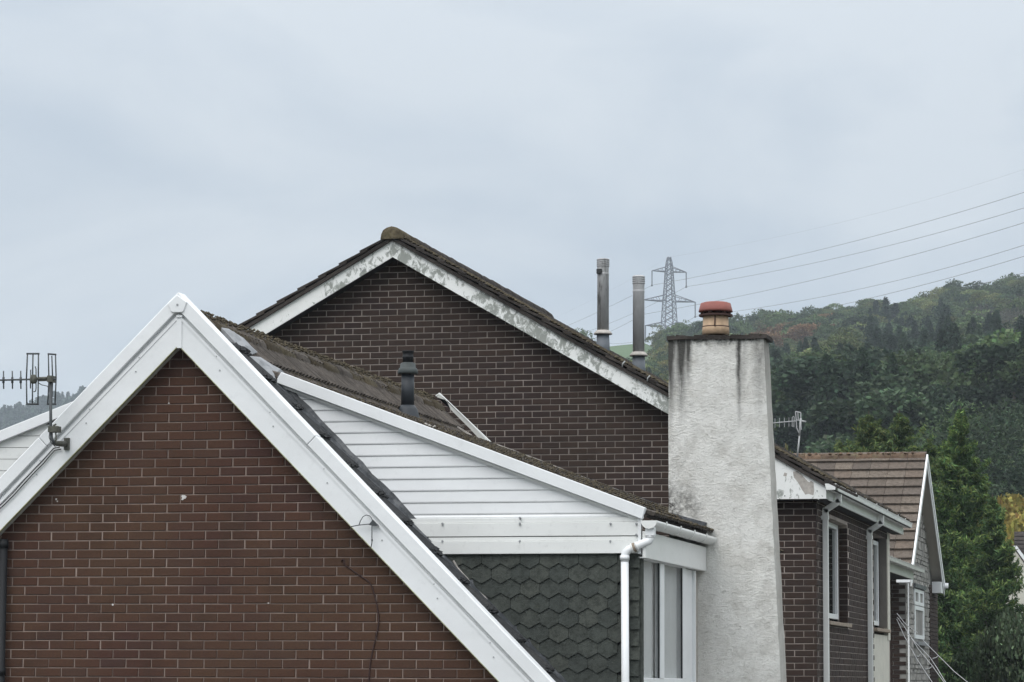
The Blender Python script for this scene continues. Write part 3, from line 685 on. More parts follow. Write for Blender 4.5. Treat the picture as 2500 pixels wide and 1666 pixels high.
# straight slates up the corner
ys = [1389.5 - 3, 1433, 1466, 1505.5, 1537, 1577, 1611, 1651, 1687]
for i in range(len(ys)):
    m = MB(); z0 = at(1550, ys[i], Y=YC)[2]; z1 = z0 + 0.19; x0, x1 = xs1, at(1561 if i % 2 else 1563, 1500, Y=YC)[0]
    m.extrude([V3(x0, YC - .034, z0), V3(x1, YC - .034, z0), V3(x1, YC - .003, z1), V3(x0, YC - .003, z1)], (0, .011, 0)); m.build('corner_slate', M['slate'], house1)
m = MB(); m.box((XD - .02, YC, 2.7), (XD + .006, YC + .09, at(1563, 1356, Y=YC)[2])); m.build('corner_board', M['slate'], house1)
# lead strip down the cheek's foot
m = MB(); pl = [(1107, 1369), (1117, 1387), (1133, 1405), (1142, 1414), (1151, 1431), (1168, 1446), (1186, 1462), (1192, 1477), (1215, 1500), (1243, 1523), (1252, 1541), (1280, 1566), (1305, 1590), (1313, 1608), (1345, 1638), (1372, 1664), (1400, 1692)]
P = [at(x, y, Y=YC - .02) for x, y in pl]
for a, b in zip(P[:-1], P[1:]): m.tube([a, b], 0.0095 + rnd.uniform(-.003, .003), 5)
m.build('mortar_fillet', M['cement'], house1)
# lead soakers filling the join of the cheek and the tiles
m = MB(); us = np.linspace(0.86, 6.0, 40)
cl = lambda u, Y, h: deckR(u, Y) + nR * (h + .062)
rw_ = [[cl(u, YB + .60, -.03), cl(u, YB + .70, -.010 + rnd.uniform(-.004, .004)), cl(u, YB + .80, .008 + rnd.uniform(-.004, .004)), cl(u, YC - .012, .022 + rnd.uniform(-.004, .004)), cl(u, YC - .004, .050 + .010 * ((u / .34) % 1.0) + rnd.uniform(-.006, .006))] for u in us]
m.add([p for r in rw_ for p in r], [(5 * a + b, 5 * a + b + 1, 5 * a + b + 6, 5 * a + b + 5) for a in range(len(us) - 1) for b in range(4)])
m.build('soaker_strip', M['lead_dark'], house1)
# lead sheets dressed over the top corner
for poly in ([(541, 800), (558, 803), (590, 828), (629, 860), (612, 867), (598, 862), (575, 838)], [(606, 869), (636, 872), (664, 892), (698, 914), (688, 926), (672, 932), (655, 917), (628, 893)]):
    P0 = deckR(1, YB); nn = nR
    ps = [onplane(x, y, P0 + nn * (0.075), nn) for x, y in poly]
    m = MB(); c = sum(ps) / len(ps); cc = c + nn * 0.03; n_ = len(ps)
    mids = [(p + cc) / 2 + nn * rnd.uniform(-.015, .025) for p in ps]
    lo = [p - nn * .03 for p in ps]
    m.smooth = False
    m.add(ps + mids + [cc] + lo, [(i, (i + 1) % n_, n_ + (i + 1) % n_, n_ + i) for i in range(n_)] + [(n_ + i, n_ + (i + 1) % n_, 2 * n_) for i in range(n_)] + [(2 * n_ + 1 + i, 2 * n_ + 1 + (i + 1) % n_, (i + 1) % n_, i) for i in range(n_)])
    m.build('lead_sheet', M['lead'], house1)
# dormer roof: joined ribbed tiles, seen almost edge on
sD = V3(1, 0, sl) / math.hypot(1, sl); nD = V3(-sl, 0, 1) / math.hypot(1, sl)
Pd = lambda u, Y, h=0.0: V3(T0[0] - .22, Y, dz(T0[0] - .22)) + sD * u + nD * h
Ld = (XD + 0.12 - T0[0] + .22) / sD[0]
m = MB(); m.extrude([Pd(0, YC - .03, -.05), Pd(Ld - .05, YC - .03, -.05), Pd(Ld - .05, YE, -.05), Pd(0, YE, -.05)], -nD * .025); m.build('dormer_deck', M['tile2'], house1)
td = [tile_mesh(UY, sD, nD, M['tile1'], amp=.012) for _ in range(4)]
m = MB(); k = 0
XCH0 = at(1632, 823, Y=27.8)[0]
while True:
    u1 = Ld - 0.335 * k
    if u1 < 0.1: break
    for i in range(26):
        Y = YC + .0 + i * .30 + rnd.uniform(-.003, .003); p = Pd(u1 - .41, Y, -.045)
        if Y > YE - .25: continue
        if 27.6 < Y < 28.15 and p[0] + .35 > XCH0: continue
        me = td[rnd.randrange(4)]; m.add([np.array(v.co) + p for v in me.vertices], [tuple(q.vertices) for q in me.polygons])
    k += 1
m.build('dormer_roof_tiles', M['tile1'], house1, kind='stuff')
pts = []; sz = []
for _ in range(3000):
    u = Ld - 0.335 * rng.integers(0, 11) + rng.normal(0, .03); Y = rng.uniform(YC, YE - .05)
    p = Pd(u, Y, -.008)
    if 27.7 < Y < 28.2 and p[0] > XCH0 - .05: continue
    pts.append(p); sz.append(rng.uniform(.006, .020))
lumps(pts, sz, 'dormer_moss', M['moss'], house1)
# pale mortar along the far verge, broken in lengths
for a, b in (((1213, 1084), (1268, 1104)), ((1280, 1109), (1322, 1124)), ((1346, 1134), (1463, 1179)), ((1472, 1182), (1524, 1201)), ((1540, 1208), (1584, 1224)), ((1607, 1235), (1629, 1243))):
    m = MB(); p, q = at(*a, Y=YE - .03), at(*b, Y=YE - .03); up = V3(0, 0, .016)
    m.extrude([p, q, q - up, p - up], (0, .05, 0)); m.build('verge_mortar', M['cement'], house1)
m = MB(); p, q = at(1195, 1079, Y=YE), at(1700, 1264, Y=YE); m.extrude([p, q, q - V3(0, 0, .12), p - V3(0, 0, .12)], (0, .04, 0)); m.build('rear_undercloak', M['dark'], house1)
for a, b in (((1037, 1034), (1044, 1037)), ((1046, 1037.5), (1053, 1041)), ((1056, 1044), (1063, 1040))):
    m = MB(); m.tube([at(*a, Y=YC + .03), at(*b, Y=YC + .03)], .007, 6); m.build('mortar_bit', M['cement'], house1)
m = MB(); p, q = at(1104, 1033, Y=YE - .35), at(1150, 1061, Y=YE - .30); m.extrude([p, q, q - V3(0, 0, .02), p - V3(0, 0, .016)], (0, .03, 0)); m.build('mortar_bit', M['cement'], house1)
# soil vent through the roof
vb = onplane(995, 1012, A1 - nR * .07, nR); vx, vy = vb[0], vb[1]; zz = lambda py: at(995, py, Y=vy)[2]; rr = lambda a, b: (at(b, 950, Y=vy)[0] - at(a, 950, Y=vy)[0]) / 2
m = MB(); m.lathe((vx, vy, 0), [(rr(962, 1028) , zz(1040)), (rr(964, 1026), zz(1029)), (rr(972, 1019), zz(1000)), (rr(978, 1012), zz(990))], 24)
vent = m.build('vent_pipe', M['vent'], house1)
m = MB(); m.lathe((vx, vy, 0), [(rr(979, 1010), zz(993)), (rr(979.5, 1009.5), zz(913))], 24); m.build('pipe_shaft', M['vent'], vent)
m = MB(); m.lathe((vx, vy, 0), [(rr(972, 1017.5), zz(914)), (rr(970.5, 1019), zz(909)), (rr(973, 1016), zz(900)), (rr(976, 1013), zz(898)), (rr(977, 1012), zz(888)), (rr(981, 1008), zz(886))], 24); m.build('pipe_collar', M['vent_collar'], vent)
m = MB(); m.lathe((vx, vy, 0), [(rr(982.5, 1007.5), zz(887)), (rr(982.5, 1007.5), zz(875)), (rr(981.5, 1008.5), zz(874)), (rr(981.5, 1008.5), zz(871)), (rr(982.5, 1007.5), zz(870)), (rr(982.5, 1007.5), zz(861)), (rr(980.5, 1009.5), zz(860)), (rr(980.5, 1009.5), zz(857.5)), (rr(986, 1004), zz(857)), (rr(986, 1004), zz(863))], 24); m.build('pipe_cap', M['black_plastic'], vent)

# window wall of the dormer (faces right)
YCH = 27.80                                           # front face of the chimney
XZ = lambda px, py, dx=0.0: at(px, py, X=XD + dx)
yy = lambda px, dx=0.0: XZ(px, 1450, dx)[1]
zt_w = XZ(1571, 1367)[2]; zb_w = XZ(1660, 1657)[2]
m = MB(); y0w, y1w = YC + .05, yy(1675)
m.box((XD - .25, YC + .1, 2.6), (XD - .10, YCH, 5.35)) if False else None
win = thing('w', (0, 0, 0), None, None); bpy.data.objects.remove(win)
m = MB(); fr = 0.055
m.box((XD - .07, y0w, zb_w - .055), (XD + .0, y1w, zb_w)); m.box((XD - .07, y0w, zt_w), (XD, y1w, zt_w + .05))
m.box((XD - .07, y0w - .045, zb_w - .055), (XD + .004, y0w, zt_w + .05)); m.box((XD - .07, yy(1667), zb_w - .001), (XD + .002, y1w, zt_w + .001))
ym0, ym1 = yy(1611), yy(1620.5); m.box((XD - .045, ym0, zb_w - .001), (XD + .006, ym1, zt_w + .001))
window = m.build('window', M['pvc'], house1, bevel=.004)
m = MB(); m.box((XD - .022, y0w, zb_w), (XD - .014, ym0, zt_w)); m.build('pane', M['glass'], window)
m = MB(); m.box((XD - .022, ym1, zb_w), (XD - .014, yy(1667), zt_w)); m.build('pane', M['glass'], window)
for b in (ym0, yy(1667)):
    m = MB(); m.box((XD - .013, b - .03, zb_w + .001), (XD - .002, b - .002, zt_w - .001)); m.build('gasket', M['gasket'], window)
m = MB(); N = 60; yc0, yc1 = y0w - .02, yy(1670); vs = []
for i in range(N + 1):
    y = yc0 + (yc1 - yc0) * i / N; x = XD - .055 + .003 * math.sin(i * 1.9) + .004 * math.sin(i * .7)
    vs += [(x, y, zb_w - .1), (x, y, zt_w + .1)]
m.smooth = True; m.add(vs, [(2 * i, 2 * i + 2, 2 * i + 3, 2 * i + 1) for i in range(N)]); m.build('curtain', M['curtain'], window)
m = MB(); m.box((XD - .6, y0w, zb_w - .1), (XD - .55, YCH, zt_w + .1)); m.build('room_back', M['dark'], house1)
m = MB(); m.box((XD - .08, YC + .1, 2.7), (XD - .002, YCH, zb_w - .056)); m.build('apron_panel', M['pvc_old'], house1)
m = MB(); m.box((XD - .06, yy(1675) + .002, 2.7), (XD - .02, yy(1695), XZ(1690, 1392)[2])); m.build('side_panel', M['pvc'], house1)
m = MB(); m.box((XD - .06, yy(1695) + .002, 2.7), (XD + .004, yy(1698), XZ(1690, 1392)[2])); m.build('edge_trim', M['pvc'], house1)
m = MB(); m.box((XD - .06, yy(1698) + .002, 2.7), (XD - .03, YCH, XZ(1690, 1392)[2])); m.build('render_strip', M['cement'], house1)
# fascia over the window, soffit, gutter
XF = XD + .05; zf0 = at(1556, 1358.5, X=XF)[2]; zf1 = at(1600, 1312, X=XF)[2] + .03
m = MB(); m.box((XF - .03, YC - .05, zf0), (XF, YCH - .005, zf1)); m.build('fascia_board', M['pvc_old'], house1, bevel=.004)
m = MB(); m.box((XD - .02, YC - .02, zf0 + .002), (XF - .03, YCH - .005, zf0 + .012)); m.build('soffit', M['pvc_old'], house1)
def gutter(name, xc, zc, r, y0, y1, mat, parent, shape='round', brk=None, k=10):
    m = MB(); m.smooth = shape == 'round'; pr = []
    if shape == 'round':
        out_ = [(xc + r * math.cos(t), zc - r * math.sin(t)) for t in np.linspace(0, math.pi, k + 1)]; inn = [(xc + (r - .004) * math.cos(t), zc - (r - .004) * math.sin(t)) for t in np.linspace(math.pi, 0, k + 1)]
    else:
        out_ = [(xc + r, zc), (xc + r * .86, zc - .02), (xc + r * .78, zc - r * 1.05), (xc - r * .78, zc - r * 1.05), (xc - r, zc)]; inn = [(x * .94 + xc * .06, z * .94 + zc * .06 + .002) for x, z in out_[::-1]]
    pr = out_ + inn; n = len(pr)
    m.add([(x, y0, z) for x, z in pr] + [(x, y1, z) for x, z in pr], [(i, (i + 1) % n, n + (i + 1) % n, n + i) for i in range(n)])
    no = len(out_)
    m.smooth = False
    for y, d in ((y0, .012), (y1 - .012, .012)): m.extrude([V3(x, y, z) for x, z in [(xc + (a - xc) * 1.06, zc + (b - zc) * 1.06) for a, b in out_]], (0, d, 0))
    g_ = m.build(name, mat, parent)
    for y in brk or []:
        m = MB(); rr_ = 1.07
        o2 = [(xc + (a - xc) * rr_, zc + (b - zc) * rr_) for a, b in out_]; i2 = [(xc + (a - xc) * 1.0, zc + (b - zc) * 1.0) for a, b in out_[::-1]]
        pr2 = o2 + i2; n2 = len(pr2); m.add([(x, y, z) for x, z in pr2] + [(x, y + .022, z) for x, z in pr2], [(i, (i + 1) % n2, n2 + (i + 1) % n2, n2 + i) for i in range(n2)] + [tuple(range(n2))[::-1], tuple(range(n2, 2 * n2))])
        m.box((xc + r * .98, y, zc - .004), (xc + r * 1.12, y + .022, zc + .012))
        m.build('gutter_bracket', mat, g_)
    return g_
ge = at(1584, 1271, Y=YC - .10); rg = (at(1604, 1271, Y=YC - .1)[0] - at(1563.5, 1271, Y=YC - .1)[0]) / 2 * .93
XG = ge[0]; ZG = ge[2]
gutter('gutter', XG, ZG, rg, YC - .10, YCH - .01, M['pvc_old'], house1, 'round', [YC + .35, YC + 1.05, YC + 1.75, YC + 2.4])
# downpipe with swan neck
oc = at(1588, 1300, Y=YC - .04); pc = at(1525.5, 1400, Y=YC - .075); rp_ = .0335
zo = lambda py: at(1588, py, Y=YC - .04)[2]
m = MB(); m.box((oc[0] - .037, YC - .075, zo(1308)), (oc[0] + .037, YC - .0, zo(1283))); m.lathe((oc[0], YC - .038, 0), [(.036, zo(1314)), (.036, zo(1306))], 16)
P = [(oc[0], YC - .04, zo(1306)), (oc[0], YC - .04, zo(1315)), (oc[0] - .012, YC - .045, zo(1322)), tuple(at(1575, 1325, Y=YC - .05)), tuple(at(1548, 1336.5, Y=YC - .065)), tuple(at(1535, 1342, Y=YC - .075)), tuple(at(1527, 1350, Y=YC - .08)), (pc[0], YC - .08, at(1526, 1358, Y=YC - .08)[2]), (pc[0], YC - .08, at(1526, 1372, Y=YC - .08)[2])]
m.tube(P, rp_, 14); dp = m.build('downpipe', M['pvc'], house1)
m = MB(); m.tube([(pc[0], YC - .08, at(1526, 1356, Y=YC - .08)[2]), (pc[0] + .012, YC - .08, 2.6)], .0325, 16); m.build('pipe_length', M['pvc'], dp)
for a, b, r_ in (((1556, 1333.5), (1551, 1335.5), .042), ((1545, 1338), (1540, 1340), .042)):
    m = MB(); m.tube([at(*a, Y=YC - .063), at(*b, Y=YC - .068)], r_, 14); m.build('pipe_collar', M['pvc_old'], dp)
m = MB(); m.tube([at(1551, 1336, Y=YC - .065), at(1545, 1338, Y=YC - .067)], .0395, 14); m.build('stained_band', M['sill'], dp)
for py in (1362, ): m = MB(); z = at(1526, py, Y=YC - .08)[2]; m.tube([(pc[0], YC - .08, z + .018), (pc[0], YC - .08, z - .018)], .040, 14); m.build('pipe_socket', M['pvc'], dp)

# ---- chimney
c0 = at(1632, 823, Y=YCH); c1 = at(1863.6, 825.5, Y=YCH); cb = at(1906, 1665, Y=YCH)
dep = at(1876.7, 834, X=c1[0])[1] - YCH
ztc = (c0[2] + c1[2]) / 2; kx = (cb[0] - c1[0]) / (c1[2] - cb[2])
xbR = c1[0] + kx * ztc; depb = dep + .10
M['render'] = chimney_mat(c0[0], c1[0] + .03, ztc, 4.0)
bm = bmesh.new(); NX, NZ = 14, 60
def chv(u, z, back):
    xr_ = c1[0] + kx * (ztc - z); x = c0[0] + (xr_ - c0[0]) * u; y = YCH if not back else YCH + dep + (depb - dep) * (ztc - z) / ztc
    return V3(x, y, z)
grid = {}
ring = [(i / NX, 0) for i in range(NX + 1)] + [(1, 1)] + [(0, 1)]
mch = MB(); mch.smooth = True
for iz in range(NZ + 1):
    z = ztc * iz / NZ
    for j, (u, bk) in enumerate(ring):
        q = chv(u, z, bk); e = 0.004 if 0 < u < 1 else 0.003
        mch.v.append((q[0] + (rnd.uniform(-e, e)), q[1] + rnd.uniform(-e, e), q[2]))
nr = len(ring)
for iz in range(NZ):
    for j in range(nr):
        a = iz * nr + j; b = iz * nr + (j + 1) % nr; mch.f.append([a, b, b + nr, a + nr]); mch.m.append(0); mch.sm.append(False)
mch.f.append([NZ * nr + j for j in range(nr)]); mch.m.append(0); mch.sm.append(False)
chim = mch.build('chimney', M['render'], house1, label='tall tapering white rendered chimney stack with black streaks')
# capping slab
m = MB(); pts_top = []; zc0 = ztc - .012
xs = np.linspace(c0[0] - .012, c1[0] + .035, 12)
for i in range(11):
    a, b = xs[i], xs[i + 1]; t0, t1 = .030 + rnd.uniform(-.006, .008), .0
    m.extrude([V3(a, YCH - .02 - rnd.uniform(0, .01), zc0 - rnd.uniform(0, .012)), V3(b, YCH - .02 - rnd.uniform(0, .01), zc0 - rnd.uniform(0, .012)), V3(b, YCH - .018, zc0 + t0), V3(a, YCH - .018, zc0 + t0 + .004)], (0, dep + .05, 0))
m.build('chimney_capping', M['tile2'], chim)
pts = [(rng.uniform(c0[0], c1[0] + .02), YCH + rng.uniform(-.025, dep), ztc + .018) for _ in range(160)]
lumps(pts, rng.uniform(.005, .018, 160), 'capping_moss', M['moss'], chim)
ypot = YCH + dep * .5; pz = lambda py: at(1747, py, Y=ypot)[2]; pr = lambda a, b: (at(b, 780, Y=ypot)[0] - at(a, 780, Y=ypot)[0]) / 2; xp = at(1747.3, 780, Y=ypot)[0]
m = MB(); m.lathe((xp, ypot, 0), [(pr(1714, 1780), pz(818)), (pr(1715, 1779.5), pz(799)), (pr(1716, 1778.5), pz(797)), (pr(1716.5, 1778), pz(770))], 28); pot = m.build('chimney_pot', M['clay'], chim)
m = MB(); m.lathe((xp, ypot, 0), [(pr(1714.6, 1780), pz(799.6)), (pr(1714.4, 1780.2), pz(797.6))], 28, False); m.tube([V3(xp + .012, ypot - pr(1714.5, 1780) - .002, pz(800)), V3(xp + .014, ypot - pr(1715.5, 1779) - .002, pz(772))], .0065, 6); m.build('pot_strap', M['dark_clay'], chim)
m = MB(); m.lathe((xp, ypot, 0), [(pr(1718, 1776), pz(773.5)), (pr(1707, 1788), pz(773)), (pr(1706, 1788.5), pz(769)), (pr(1720, 1775), pz(767.5))], 28, False); m.build('cowl_ring', M['dark_clay'], chim)
m = MB()
for j in range(6):
    t = math.radians(15 + 60 * j); r_ = pr(1712, 1783) * .88; cx_, cy_ = xp + r_ * math.cos(t), ypot + r_ * math.sin(t)
    m.tube([(cx_, cy_, pz(769)), (cx_, cy_, pz(757))], .022, 6)
m.lathe((xp, ypot, 0), [(pr(1722, 1772), pz(770)), (pr(1722, 1772), pz(760))], 20); m.build('cowl_post', M['dark_clay'], chim)
m = MB(); m.lathe((xp, ypot, 0), [(pr(1712, 1783), pz(762.5)), (pr(1705.5, 1788.5), pz(762)), (pr(1706.5, 1787.5), pz(757.5)), (pr(1711, 1783.5), pz(741.5)), (pr(1720, 1775), pz(738.8)), (pr(1735, 1760), pz(737.6))], 28); m.build('chimney_cowl', M['red_clay'], chim)
# lead apron where the chimney passes the roof
m = MB(); a, b = at(1637, 1252, Y=YCH - .012), at(1725.5, 1276.5, Y=YCH - .012); b2, a2 = at(1720, 1297, Y=YCH - .012), at(1637, 1268, Y=YCH - .012)
m.extrude([a, b, b2, a2], (0, .02, 0)); m.extrude([at(1640, 1266, Y=YCH - .06), at(1718, 1292, Y=YCH - .06), at(1718, 1299, Y=YCH - .10), at(1640, 1272, Y=YCH - .10)], (0, .05, -.006)); m.build('lead_apron', M['lead_dark'], house1)
# pale splashes left on the brickwork
for px, py, s in ((449, 1213, 7), (445, 1219, 3.5), (275, 1477, 3), (655, 1473, 2.6), (412, 985, 2.6), (137, 1219, 3), (140, 1224, 2.2)):
    c = at(px, py, Y=YW - .011); r_ = s / 300; m = MB()
    pts = [(c[0] + r_ * rnd.uniform(.5, 1.1) * math.cos(t), YW - .0105, c[2] + r_ * rnd.uniform(.5, 1.2) * math.sin(t)) for t in np.linspace(0, 2 * math.pi, 9)[:-1]]
    m.extrude(pts, (0, .006, 0)); m.build('paint_splash', M['splat'], house1)

# ================================================================== SECOND HOUSE
Y2B, Y2W, Y2E = 35.65, 35.90, 44.12
A2 = at(959, 587, Y=Y2B); R2 = at(2017, 1188, Y=Y2B); L2 = at(597, 807, Y=Y2B)
s2 = (R2 - A2) / np.linalg.norm(R2 - A2); s2l = V3(L2[0] - A2[0], 0, L2[2] - A2[2]); s2l /= np.linalg.norm(s2l)
n2 = V3(-s2[2], 0, s2[0]); n2l = V3(s2l[2], 0, -s2l[0]); n2 = n2 if n2[2] > 0 else -n2; n2l = n2l if n2l[2] > 0 else -n2l
LR = np.linalg.norm(R2 - A2); LL = LR
X2 = float(at(1992, 1300, Y=Y2W)[0]); X2L = A2[0] - (X2 - A2[0])
house2 = thing('brick_house', (A2[0], 40.0, 0), 'dark brick house behind the front one, mould stained white bargeboards on a broad low gable', 'house', None)
m = MB(); zE = at(2017, 1218, Y=Y2B)[2]
apx = V3(A2[0], Y2W, A2[2] - .12); rw = V3(X2 - .012, Y2W, A2[2] + s2[2] / s2[0] * (X2 - A2[0]) - .12)
lw = V3(X2L, Y2W, rw[2])
m.extrude([V3(X2L, Y2W, 0), V3(X2 - .012, Y2W, 0), rw, apx, lw], (0, .2, 0)); m.build('gable_wall', M['mortar2'], house2)
m = MB(); m.extrude([V3(X2L, Y2E - .2, 0), V3(X2, Y2E - .2, 0), V3(rw[0], Y2E - .2, rw[2]), V3(apx[0], Y2E - .2, apx[2]), V3(lw[0], Y2E - .2, lw[2])], (0, .2, 0)); m.box((X2L, Y2W + .2, 0), (X2L + .2, Y2E - .2, zE)); m.build('rear_wall', M['mortar2'], house2)
# bricks of the gable
bm2 = brick_meshes('Y', M['brick2'])
anc = at(970.9, 680.5, Y=Y2W); zt = anc[2] + .0375; spots = []; cutm = MB()
for k in range(-75, 12):
    z = zt + k * .075; off = 0 if k % 2 == 0 else .1125
    for i in range(-20, 30):
        x = anc[0] + .1125 + off + i * .225 + rnd.uniform(-.002, .002)
        if x + .107 > X2 - .012 or z < 3.3: continue
        a = proj(V3(x, Y2W, z))
        if not (560 < a[0] < 2010 and a[1] < 1700): continue
        def under(xx): return all((V3(xx, Y2B, z + .033) - A2) @ n < -.05 for n in (n2, n2l))
        if under(x - .107) and under(x + .107): spots.append(V3(x, Y2W, z))
        else:
            for l in (.16, .11, .06):
                x0_, x1_ = (x - .107, x - .107 + l) if x > A2[0] else (x + .107 - l, x + .107)
                if under(x0_) and under(x1_): cut_brick(cutm, x0_, x1_, z, Y2W); break
def vis2(a):
    x, y = a
    if 1880 < x < 1985: return 1225 < y < 1666
    return 640 < x < 1605 and y > 640 and y < (790 + (x - 600) * .30 if x < 1190 else 1075 + (x - 1190) * .38) - 8
cutm.build('cut_bricks', M['brick2'], house2, kind='stuff')
print('rear bricks', lay(house2, bm2, spots, 300, vis2, M['brick2']))
# corner closers: half bricks at the right corner, then the side wall bricks (joined)
bx2 = brick_meshes('X', M['brick2']); m = MB()
wA = (36.85, 38.98); wB = (42.0, 43.71)
zA1, zA0 = at(2047, 1284, X=X2 - .1)[2], at(2047, 1513, X=X2 - .1)[2]; zB1, zB0 = at(2140, 1322, X=X2 - .1)[2], at(2140, 1527, X=X2 - .1)[2]
for k in range(-75, 12):
    z = zt + k * .075
    if not (2.2 < z < zE + .02): continue
    off = 0 if k % 2 == 0 else .1125
    if True:   # corner header on the gable side
        o2 = 0 if k % 2 == 0 else .1125; x0_ = anc[0] + .1125 + o2; lastx = x0_ + math.floor((X2 - .012 - .107 - x0_) / .225) * .225; gap0 = lastx + .1175
        if X2 - gap0 > .015: m.add([(gap0, Y2W - .007, z - .0325), (X2 + .006, Y2W - .007, z - .0325), (X2 + .006, Y2W - .007, z + .0325), (gap0, Y2W - .007, z + .0325), (gap0, Y2W + .05, z - .0325), (X2 + .006, Y2W + .10, z - .0325), (X2 + .006, Y2W + .10, z + .0325), (gap0, Y2W + .05, z + .0325)], [(0, 1, 2, 3), (1, 5, 6, 2), (4, 5, 1, 0), (3, 2, 6, 7)])
    for i in range(0, 40):
        y = Y2W + .2175 + off + i * .225
        if y > Y2E - .1: break
        if wA[0] - .1 < y < wA[1] + .1 and zA0 - .12 < z < zA1 + .03: continue
        if wB[0] - .1 < y < Y2E and z < zB1 + .06: continue
        me = bx2[rnd.randrange(8)]; m.add([np.array(v.co) + V3(X2, y, z) for v in me.vertices], [tuple(q.vertices) for q in me.polygons])
m.build('side_brickwork', M['brick2'], house2, kind='stuff')
# side wall backing with recessed openings
m = MB()
def wallx(y0, y1, z0, z1): m.box((X2 - .2, y0, z0), (X2, y1, z1))
wallx(Y2W + .2, wA[0], 0, zE); wallx(wA[0], wA[1], 0, zA0 - .11); wallx(wA[0], wA[1], zA1 + .01, zE); wallx(wA[1], wB[0], 0, zE); wallx(wB[0], wB[1], zB1 + .05, zE); wallx(wB[1], Y2E - .2, zB1 + .05, zE)
m.build('side_wall', M['mortar2'], house2)
# reveals
m = MB(); k = 0
for k in range(-75, 12):
    z = zt + k * .075
    if zA0 - .05 < z < zA1: m.box((X2 - .10, wA[1] - .008, z - .0325), (X2 + .004, wA[1] + .02, z + .0325))
m.build('reveal_bricks', M['brick2'], house2, kind='stuff')
m = MB(); m.box((X2 - .105, wB[1] - .02, zB0 - .03), (X2 + .0, wB[1] + .0, zB1 + .05)); m.build('window_reveal', M['grey_reveal'], house2)
m = MB(); m.box((X2 - .05, wB[1] + .001, zB0 - .2), (X2 + .012, Y2E - .1, zB1 + .15)); m.build('corner_post', M['cream'], house2)
m = MB(); m.box((X2 - .2, wB[0] - .3, 0), (X2 + .002, Y2E - .2, zB0 - .14)); m.build('render_panel', M['cream'], house2)
for (y0, y1), z0, z1 in ((wA, zA0, zA1), ((wB[0], wB[1] - .02), zB0, zB1)):
    m = MB(); xx = X2 - .10; f_ = .06
    m.box((xx - .06, y0, z0), (xx, y1 - .12, z0 + f_)); m.box((xx - .06, y0, z1 - f_), (xx, y1 - .12, z1))
    m.box((xx - .06, y1 - .12 - .11, z0 + f_), (xx - .001, y1 - .12, z1 - f_)); m.box((xx - .06, y0, z0 + f_), (xx - .001, y0 + .1, z1 - f_)); wn_ = m.build('window', M['pvc'], house2)
    m = MB(); m.box((xx - .04, y0 + .1, z0 + f_), (xx - .03, y1 - .23, z1 - f_)); m.build('pane', M['dark_glass'], wn_)
    m = MB(); m.box((xx - .06, y1 - .12, z0 - .1), (xx - .02, y1, z1 + .05)); m.build('jamb_strip', M['dark'], wn_)
    m = MB(); m.box((X2 - .1, y0, z0 - .10), (X2 + .05, y1 + .05, z0 - .055)); m.build('window_sill', M['sill'], house2, bevel=.005)
# bargeboards
def strip2(s, n, ua, ub, o0, o1, y0, y1, mb):
    def P(u, o):
        if u is None: return V3(A2[0], y0, A2[2] - o / n[2])
        q = A2 + s * u - n * o; return V3(q[0], y0, q[2])
    mb.extrude([P(ua, o0), P(ub, o0), P(ub, o1), P(ua, o1)], (0, y1 - y0, 0))
m = MB(); strip2(s2, n2, None, LR, 0, .178, Y2B, Y2B + .025, m); m.build('bargeboard', M['barge_algae'], house2)
m = MB(); strip2(s2l, n2l, None, LL, 0, .178, Y2B, Y2B + .025, m); m.build('bargeboard', M['barge_clean'], house2)
for s, n in ((s2, n2), (s2l, n2l)):
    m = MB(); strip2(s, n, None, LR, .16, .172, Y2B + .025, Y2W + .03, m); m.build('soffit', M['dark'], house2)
xb0 = at(1800, 1218, Y=Y2B)[0]
m = MB(); m.extrude([V3(R2[0], Y2B - .003, R2[2] + .002), V3(R2[0], Y2B - .003, zE), V3(xb0 - .3, Y2B - .003, zE), V3(xb0 - .3, Y2B - .003, A2[2] + s2[2] / s2[0] * (xb0 - .3 - A2[0]))], (0, .02, 0)); m.build('eave_box_end', M['barge_clean'], house2)
for pl_ in ([(1936, 1152), (1946, 1150), (1958, 1160), (1972, 1176), (1976, 1178), (1980, 1174), (1986, 1178), (1988, 1198), (1986, 1210), (1974, 1206), (1966, 1208), (1958, 1196), (1948, 1178), (1938, 1166)], [(1915, 1154), (1922, 1156), (1920, 1164), (1912, 1162)]):
    m = MB(); m.extrude([at(x, y, Y=Y2B - .0035) for x, y in pl_], (0, .003, 0)); m.build('flaked_paint', M['cement'], house2)
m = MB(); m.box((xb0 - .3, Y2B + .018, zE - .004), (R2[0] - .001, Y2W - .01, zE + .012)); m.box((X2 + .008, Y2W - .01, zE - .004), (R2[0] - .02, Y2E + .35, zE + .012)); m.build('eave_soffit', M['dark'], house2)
m = MB(); m.box((R2[0] - .02, Y2B + .018, zE), (R2[0], Y2E + .45, R2[2] + .02)); m.build('eave_fascia', M['pvc_old'], house2)
m = MB()
for px, py in ((948, 617), (969, 612), (880, 656), (885, 662), (891, 659), (1995, 1199), (1916, 1211)): c = at(px, py, Y=Y2B); m.tube([(c[0], Y2B + .003, c[2]), (c[0], Y2B - .008, c[2])], .009, 6)
m.build('nail_heads', M['nail'], house2, kind='stuff')
